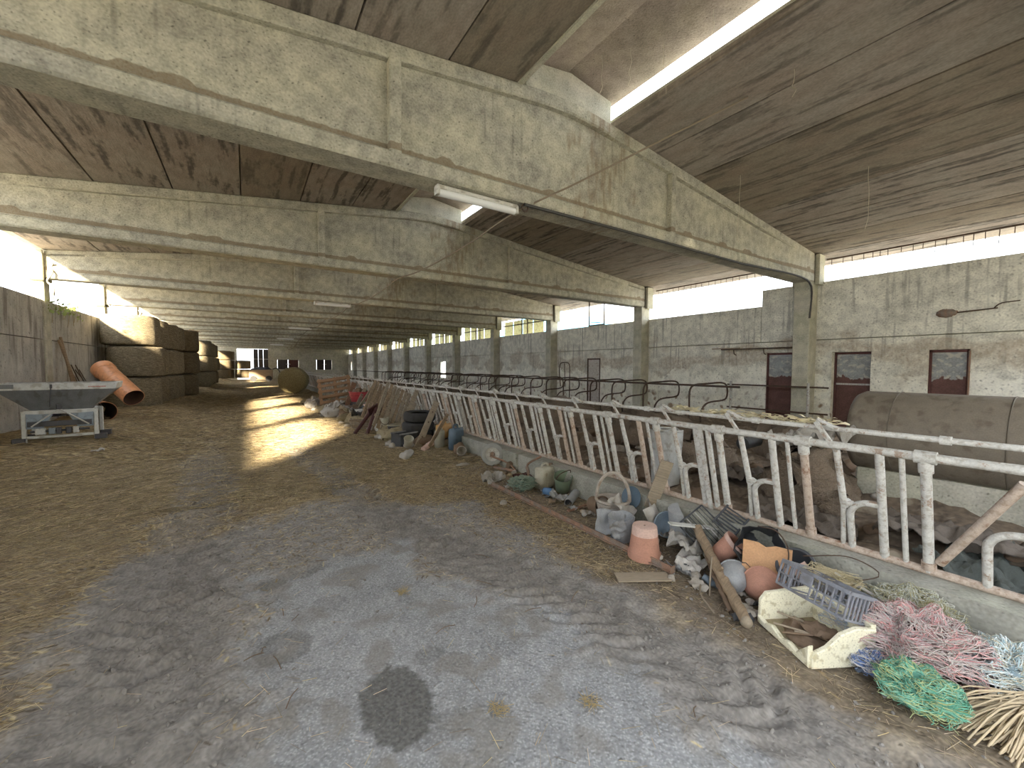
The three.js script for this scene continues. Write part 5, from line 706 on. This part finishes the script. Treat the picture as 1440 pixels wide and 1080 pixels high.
// blue and amber jerrycans with their neighbours
function can(name, label, x, z, w, h, d, mat, ry, dy = 0) { const o = thing(name, label, 'jerrycan', P(x, z, dy), ry); part('body', planeUV(rough(flat(at(cbox(w, h * 0.86, d, Math.min(w, d) * 0.22), 0, h * 0.43, 0)), 0.01, 5, x * 7)), mat, o); part('handle', planeUV(tube([[-w * 0.3, h * 0.84, 0], [-w * 0.22, h * 0.98, 0], [w * 0.1, h * 0.98, 0], [w * 0.16, h * 0.84, 0]], d * 0.1, 16, 7)), mat, o); part('cap', at(new THREE.CylinderGeometry(0.032, 0.035, 0.05, 12), w * 0.32, h * 0.89, 0), M.canPale, o); return o; }
can('jerrycan', 'dark blue green plastic jerrycan standing against the kerb', 3.4, -7.2, 0.32, 0.5, 0.2, M.navy, 0.55); can('jerrycan', 'dusty amber orange jerrycan behind the dark blue one', 3.42, -7.85, 0.34, 0.36, 0.22, M.amber, 0.4, 0.12); can('jerrycan', 'dirty cream jerrycan wedged beside the dark blue one', 3.2, -7.55, 0.2, 0.4, 0.16, M.canPale, 0.7);
single('plank_prop', [planeUV(cbox(0.4, 0.12, 0.3, 0.01))], M.woodGrey, 'low timber block under the amber jerrycan', 'timber', P(3.42, -7.85, 0.06));
pose(thing('paint_tin', 'small dark green can lying before the dark blue jerrycan', 'can', P(3.3, -7.95, 0.09)), 1.3, 0.5, 0).add(shade(Object.assign(new THREE.Mesh(planeUV(open(0.09, 0.09, 0.16)), M.green2), { name: 'body' })));
pose(single('wood_wedge', [planeUV(cbox(0.30, 0.07, 0.11, 0.01))], M.clayPale, 'pinkish wooden wedge lying before the tins', 'wedge', P(2.95, -7.55, 0.06)), 0, 0.6, 0.25);
single('dark_boulder', [planeUV(blob(0.12, 0.14, 0.12, 0.03, 5, 66))], M.brown, 'dark lump of earth against the kerb by the blue jerrycan', 'earth lump', P(3.3, -6.85, 0.08));
for (const [x, z, r, h, m, lab] of [[2.66, -9.5, 0.1, 0.42, 'canPale', 'tall rusty white tin at the front of the bucket group'], [2.82, -9.25, 0.16, 0.26, 'plasticDark', 'black bucket with a pale rim among the tins'], [3.12, -8.9, 0.2, 0.22, 'white', 'low white bucket with a dark mouth among the tins'], [2.72, -12.2, 0.15, 0.36, 'white', 'white bucket beside the wooden pallet'], [3.05, -12.0, 0.15, 0.34, 'paper', 'dirty beige bucket beside the white one']]) { const o = thing('open_bucket', lab, 'bucket', P(x, z, 0.02)); part('body', planeUV(open(r * 0.85, r, h)), M[m], o); part('rim', planeUV(at(new THREE.TorusGeometry(r, 0.012, 6, 24), 0, h, 0, Math.PI / 2)), m === 'plasticDark' ? M.canPale : M[m], o); part('handle', tube([[r, h * 0.92, 0], [r * 0.8, h * 0.75, r * 0.75], [0, h * 0.66, r * 1.02], [-r * 0.8, h * 0.75, r * 0.75], [-r, h * 0.92, 0]], 0.006, 16, 5), M.darkIron, o); }
{ const o = thing('battery_crate', 'black open crate tipped forward below the tins', 'crate', P(2.72, -8.25, 0.02), 0.35); part('base', at(cbox(0.42, 0.02, 0.3, 0.004), 0, 0.01, 0), M.plasticDark, o); for (const [w, d, x, z] of [[0.42, 0.02, 0, 0.15], [0.42, 0.02, 0, -0.15], [0.02, 0.3, 0.21, 0], [0.02, 0.3, -0.21, 0]]) part('side', planeUV(at(cbox(w, 0.24, d, 0.004), x, 0.13, z)), M.plasticDark, o); for (const z of [0.15, -0.15]) part('rim', at(cbox(0.46, 0.03, 0.03, 0.005), 0, 0.255, z), M.plasticGrey, o); }
for (let i = 0; i < 3; i++) { const o = thing('old_tyre', 'worn black tyre lying in the pile behind the leaning plank', 'tyre', P(3.1 + i * 0.03, -8.55, 0.1 + i * 0.205), 0, 'tyre pile'); o.rotation.x = Math.PI / 2 + (i - 1) * 0.05; part('tread', planeUV(at(lathe([[0.2, -0.07], [0.26, -0.1], [0.32, -0.09], [0.345, -0.05], [0.345, 0.05], [0.32, 0.09], [0.26, 0.1], [0.2, 0.07]], 32), 0, 0, 0, Math.PI / 2)), M.tyreBlack, o); for (const z of [0.07, -0.07]) part('bead', at(new THREE.TorusGeometry(0.2, 0.012, 6, 32), 0, 0, z), M.tyreBlack, o); }
{ const o = thing('leaning_plank', 'weathered plank with bolt holes leaning over the tyres', 'plank', [0, 0, 0]); const g = planeUV(cbox(0.13, 1.15, 0.03, 0.006)); const m = part('board', g, M.woodGrey, o); m.position.set(3.12, 0.5, -8.0); m.rotation.set(-0.35, 0.1, -0.55); for (const y of [-0.3, 0.05, 0.3]) part('bolt', at(new THREE.CylinderGeometry(0.016, 0.016, 0.012, 8), 0, y, 0.018, Math.PI / 2), M.darkIron, m); const b = thing('leaning_plank', 'narrow pale plank leaning against the barrier beside the slatted panel', 'plank', [0, 0, 0]); const n = part('board', planeUV(cbox(0.1, 1.3, 0.03, 0.006)), M.woodGrey, b); n.position.set(3.05, 0.6, -9.05); n.rotation.set(-0.3, 0.1, -0.5); }
// slatted wooden panels
function slats(label, x, y, z, n, len, pitch, rot, mat, rails = 2) { const o = thing('slatted_panel', label, 'slatted panel', [x, y, z]); o.rotation.set(...rot); o.rotation.order = 'YXZ'; const g = [0, 1, 2].map((q) => planeUV(cbox(pitch * 0.72, len, 0.035, 0.006), 1, q)); for (let i = 0; i < n; i++) { const m = part('slat', g[i % 3], i % 3 === 1 ? M.wood : mat, o); m.position.set((i - (n - 1) / 2) * pitch, rr(-0.03, 0.03), rr(-0.004, 0.004)); } for (let i = 0; i < rails; i++) part('cross_rail', planeUV(at(cbox(n * pitch, 0.07, 0.03, 0.005), 0, (i - (rails - 1) / 2) * len * 0.55, -0.035)), M.wood, o); }
slats('long slatted wooden panel leaning on the barrier above the tyres', 3.02, 0.62, -9.75, 9, 1.3, 0.105, [-0.45, 0.35, -0.62], M.woodGrey);
slats('second slatted panel half hidden behind the long one', 3.05, 0.66, -11.3, 8, 1.2, 0.10, [-0.4, 0.35, -0.6], M.wood);
slats('low slatted panel lying slanted in front of the rubbish heap', 2.62, 0.16, -11.1, 6, 0.8, 0.09, [-1.15, 0.3, 1.2], M.woodGrey);
{ const o = thing('tile_stack', 'curved pale pink tile sheet resting on the dark crate', 'tile sheet', [3.1, 0.52, -12.0]); o.rotation.set(-0.9, 0.3, 0.45); const g = new THREE.CylinderGeometry(0.5, 0.5, 0.36, 16, 1, false, -0.5, 1.0); for (let i = 0; i < 5; i++) part('ridge', planeUV(at(cbox(0.62, 0.06, 0.035, 0.01), 0, -0.16 + i * 0.078, 0.01 * (i % 2))), M.clayPale, o); }
{ const o = thing('plough_frame', 'dark red iron plough frame standing in front of the slatted panels', 'plough', P(2.5, -10.3)); for (const [a, b] of [[[-0.35, 0.03, 0.1], [0.1, 0.55, -0.1]], [[-0.1, 0.02, 0.25], [0.2, 0.6, -0.05]], [[0.1, 0.55, -0.1], [0.4, 0.5, -0.2]]]) part('beam', planeUV(rod(a, b, 0.045, 0.05, 6)), M.redDark, o); part('share', planeUV(at(rough(flat(cbox(0.3, 0.2, 0.04, 0.01)), 0.02, 5, 7), 0.12, 0.56, -0.05, 0.3, 0.5, 0.4)), M.redDark, o); part('hook', tube([[0.35, 0.55, -0.2], [0.5, 0.62, -0.2], [0.6, 0.5, -0.2], [0.62, 0.36, -0.2]], 0.02, 14, 6), M.darkIron, o); }
// pallet
{ const o = thing('wooden_pallet', 'brown wooden pallet standing on edge tilted on the rubble', 'pallet', [2.78, gy(2.78, -16) + 0.1, -16.0]); o.rotation.order = 'YXZ'; o.rotation.set(-0.28, -0.35, 0.16); M.pallet = std([0.36, 0.24, 0.16], 0.9, { map: woodTex });
  const bg = [0, 1, 2].map((q) => planeUV(cbox(1.15, 0.1, 0.025, 0.005), 1, q * 0.7)), sg = [0, 1].map((q) => planeUV(cbox(0.1, 1.18, 0.05, 0.006), 1, q)); for (let i = 0; i < 6; i++) { const m = part('deck_board', bg[i % 3], M.pallet, o); m.position.set(rr(-0.01, 0.01), 0.08 + i * 0.205, 0.05); } for (const [i, x] of [-0.5, 0.5, 0.02].entries()) { const m = part('stringer', sg[i % 2], M.pallet, o); m.position.set(x, 0.6, i === 2 ? -0.01 : 0.02); } for (let i = 0; i < 3; i++) { const m = part('back_board', bg[i], M.pallet, o); m.position.set(0, 0.08 + [0, 2, 5][i] * 0.205, -0.06); } }
{ const o = thing('plastic_tub', 'round red plastic tub on top of the rubbish heap', 'tub', [3.18, 0.52, -14.3]); part('body', planeUV(open(0.26, 0.33, 0.32)), M.redBright, o); for (const y of [0.1, 0.2]) part('rib', planeUV(at(new THREE.TorusGeometry(0.265 + y * 0.22, 0.012, 5, 28), 0, y, 0, Math.PI / 2)), M.redBright, o); part('rim', planeUV(at(new THREE.TorusGeometry(0.335, 0.016, 6, 28), 0, 0.32, 0, Math.PI / 2)), M.redBright, o); part('fill', planeUV(at(blob(0.26, 0.14, 0.26, 0.05, 6, 3), 0, 0.28, 0)), M.brown, o); }
{ const o = pose(thing('leaning_plank', 'dark plank standing between the pallet and the red tub', 'plank', [2.98, 0.62, -14.9]), -0.1, 0.2, -0.35); part('board', planeUV(cbox(0.16, 1.1, 0.04, 0.006)), M.woodRed, o); }
{ const o = pose(thing('basket_hoop', 'white plastic basket with a looped handle in the rubbish heap', 'basket', P(3.2, -12.8, 0.3)), 0.5, 0.2, -0.3); part('bowl', planeUV(open(0.16, 0.2, 0.14)), M.white, o); const hp = []; for (let i = 0; i <= 12; i++) { const a = Math.PI * i / 12; hp.push([0.2 * Math.cos(a), 0.13 + 0.36 * Math.sin(a), 0]); } part('handle', tube(hp, 0.022, 26, 6), M.white, o); }
for (const [x, z, a, b, c, mt, s, lab] of [[3.1, -15.2, 0.35, 0.22, 0.3, 'plasticDark', 1, 'black plastic sack slumped below the red tub'], [3.3, -13.6, 0.3, 0.2, 0.25, 'plasticDark', 2, 'black rubbish bag behind the white buckets'], [2.4, -14.4, 0.4, 0.22, 0.3, 'paper', 3, 'pale feed sack lying in the straw before the pallet'], [2.3, -17.5, 0.45, 0.18, 0.3, 'rag', 4, 'grey white sack on the rubble left of the pallet'], [2.5, -12.9, 0.28, 0.14, 0.2, 'foamDirt', 5, 'straw covered earth lump before the buckets'], [2.4, -18.8, 0.4, 0.2, 0.35, 'stone', 6, 'heap of grey rubble beside the round bale'], [2.75, -13.4, 0.4, 0.25, 0.3, 'brown', 7, 'brown burlap sack under the pallet edge']]) single('old_sack', [planeUV(rough(blob(a, b, c, 0.05, 3.5, s * 11, 4), 0.02, 11, s))], M[mt], lab, s === 5 ? 'earth lump' : s === 6 ? 'rubble' : 'sack', P(x, z, b * 0.6));
for (let i = 0; i < 46; i++) { const z = -7 - rnd() * 13, x = 2.2 + rnd() * 1.15 + (z < -14 ? -0.2 : 0), s = rr(0.05, 0.14); single('rubble_stone', [planeUV(blob(s, s * 0.6, s * 0.8, s * 0.2, 6, i * 3.1, 2))], i % 3 ? M.stone : M.paper, 'small broken stone in the rubble strewn along the barrier foot', 'stone', P(x, z, s * 0.35), 'rubble stones along the barrier'); }
for (let i = 0; i < 22; i++) { const z = -8 - rnd() * 11, x = 2.6 + rnd() * 0.7, l = rr(0.3, 0.9); const o = single('scrap_lath', [planeUV(cbox(rr(0.04, 0.09), l, 0.025, 0.004))], i % 2 ? M.woodGrey : M.wood, 'short scrap of wooden lath lying in the rubbish heap by the barrier', 'lath', P(x, z, 0.18), 'scrap laths in the rubbish heap'); o.rotation.set(rr(0.8, 1.5), rr(0, 6), rr(-0.4, 0.4)); }
// twigs on the bare floor
for (let i = 0; i < 26; i++) { const z = -0.9 - rnd() * 3.2, x = rr(-0.6, 2.3), a = rnd() * 6.28, l = rr(0.05, 0.16), y = gy(x, z) + 0.007; single('floor_twig', [tube([[x, y, z], [x + Math.cos(a) * l * 0.5, y + 0.006, z + Math.sin(a) * l * 0.5 + rr(-0.02, 0.02)], [x + Math.cos(a) * l, y, z + Math.sin(a) * l]], 0.0028, 8, 4)], M.brown, 'thin dark twig lying on the bare grey floor', 'twig', [0, 0, 0], 'twigs on the bare floor'); }
for (const [x, z] of [[1.02, -1.66], [1.42, -1.45], [0.95, -2.95], [-0.05, -1.75]]) { const gs = []; for (let i = 0; i < 34; i++) { const a = rnd() * 6.28, l = rr(0.03, 0.08); gs.push(rod([x + rr(-0.04, 0.04), gy(x, z) + rr(0.004, 0.016), z + rr(-0.04, 0.04)], [x + Math.cos(a) * l, gy(x, z) + rr(0.004, 0.03), z + Math.sin(a) * l], 0.0016, 0.0012, 3)); } single('straw_tuft', gs, std([0.46, 0.36, 0.19], 0.9), 'small tuft of tangled straw dropped on the bare grey floor', 'straw', [0, 0, 0], 'straw tufts').userData.kind = 'stuff'; }
single('paper_scrap', [planeUV(at(sheet(0.16, 0.1, 0.03, 8, 5, 10, 8, 0.003), 0, 0, 0, -1.4))], M.paper, 'torn pale paper scrap lying in the straw before the spreader', 'paper', P(-2.1, -9.4, 0.04));
// ---------------------------------------------------------------- more of the rubbish heap farther along the barrier
{
  for (const [x, z, sx, h, sz, s, lab] of [[2.95, -9.3, 0.5, 0.26, 0.9, 1, 'mound of dirt and litter under the slatted panels'], [2.95, -12.3, 0.55, 0.34, 1.3, 2, 'mound of dirt and litter below the red tub'], [2.75, -16.2, 0.7, 0.28, 1.4, 3, 'mound of rubble and straw under the pallet'], [2.6, -19.6, 0.7, 0.2, 1.4, 4, 'low straw covered mound beside the lying round bale']]) part('litter_mound', planeUV(rough(blob(sx, h, sz, 0.07, 3, s * 17, 4), 0.025, 12, s).translate(x, gy(x, z) + 0.02, z)), M.foamDirt, floor).userData.label = lab;
  const boards = [[3.05, -12.6, 1.3, 0.1, -0.4, 0.2], [3.1, -12.2, 1.1, 0.16, -0.55, -0.3], [3.05, -13.2, 1.2, 0.1, -0.5, 0.4], [3.08, -14.0, 1.0, 0.12, -0.45, 0.1], [3.1, -15.6, 1.2, 0.12, -0.5, -0.4], [3.05, -17.0, 1.3, 0.1, -0.5, 0.3], [3.1, -18.3, 1.1, 0.14, -0.4, 0.0], [3.12, -7.45, 0.8, 0.08, -0.5, 0.3]];
  boards.forEach(([x, z, l, w, lean, tip], i) => { const o = single('barrier_board', [planeUV(cbox(w, l, 0.025, 0.005))], i % 3 === 1 ? M.wood : M.woodGrey, 'weathered board propped up against the feed barrier in the rubbish heap', 'board', [x, gy(x, z) + 0.42 * l, z], 'boards propped against the barrier'); o.rotation.set(tip, 0.2, lean); });
  for (const [x, z, r, h, m, rx, rz, lab] of [[2.7, -10.2, 0.13, 0.3, 'white', 1.3, 0.4, 'dirty white pail lying on its side before the slatted panels'], [2.95, -11.3, 0.15, 0.3, 'plasticDark', 0.2, 0.3, 'black pail standing tilted behind the plough frame'], [2.75, -13.5, 0.16, 0.3, 'blueGrey', 1.2, -0.5, 'blue grey pail tipped over below the red tub'], [3.05, -9.9, 0.12, 0.26, 'clay', 1.5, 0.2, 'rusty red pail lying under the slatted panels'], [2.62, -7.75, 0.09, 0.2, 'canPale', 1.4, 0.8, 'small rusty tin lying in front of the black crate'], [3.2, -6.6, 0.08, 0.18, 'stone', 1.2, 0.3, 'little grey tin rolled against the kerb']]) { const o = thing('old_pail', lab, 'pail', P(x, z, r)); o.rotation.set(rx, z, rz); part('body', planeUV(open(r * 0.8, r, h)), M[m], o); part('rim', planeUV(at(new THREE.TorusGeometry(r, 0.008, 5, 22), 0, h, 0, Math.PI / 2)), M[m], o); }
  for (const [x, z, m, s, lab] of [[2.85, -11.9, 'plasticDark', 3, 'torn black plastic sheeting draped over the heap beside the pallet'], [3.15, -13.4, 'plasticDark', 5, 'second torn black sheet hanging below the red tub'], [2.55, -13.2, 'rag', 8, 'pale torn cloth lying at the edge of the heap'], [2.5, -15.0, 'paper', 11, 'flattened paper sack beside the pallet foot'], [2.25, -16.6, 'rag', 14, 'dirty white sheet half buried in straw left of the pallet']]) single('torn_sheet', [planeUV(at(sheet(0.8, 0.55, 0.12, 3.5, s, 26, 20, 0.006), 0, 0, 0, -1.2, s))], M[m], lab, 'sheet', P(x, z, 0.3));
  // small scraps between the iron rail and the kerb
  const mats = [M.stone, M.brown, M.plasticGrey, M.paper, M.wood, M.stone, M.plasticDark];
  for (let i = 0; i < 60; i++) { const z = -1.35 - Math.pow(rnd(), 1.3) * 4.4, x = z > -2.1 ? rr(2.72, 3.3) : rr(2.95, 3.4), s = rr(0.02, 0.05), g = i % 2 ? blob(s, s * 0.6, s * 0.8, s * 0.25, 14, i, 2) : at(sheet(s * 3, s * 2, s * 0.5, 14, i, 7, 5, 0.003), 0, s * 0.4, 0, -1.4, i); single('rubbish_scrap', [planeUV(g)], mats[i % 7], 'small scrap of rubbish lying between the floor rail and the kerb', 'scrap', P(x, z, 0.02), 'scraps between rail and kerb'); }
  // broken chunks on the stall floor
  for (let i = 0; i < 60; i++) { const x = rr(4.1, 7.5), z = -0.4 - rnd() * 8, s = rr(0.05, 0.16); single('stall_rubble', [planeUV(blob(s, s * 0.55, s * 0.8, s * 0.25, 6, i * 2.7, 2))], i % 3 ? M.brown : M.stone, 'lump of rubble lying on the dung of the stall floor', 'rubble', [x, sy(x, z) + s * 0.2, z], 'rubble on the stall floor'); }
}
renderer.render(scene, camera);
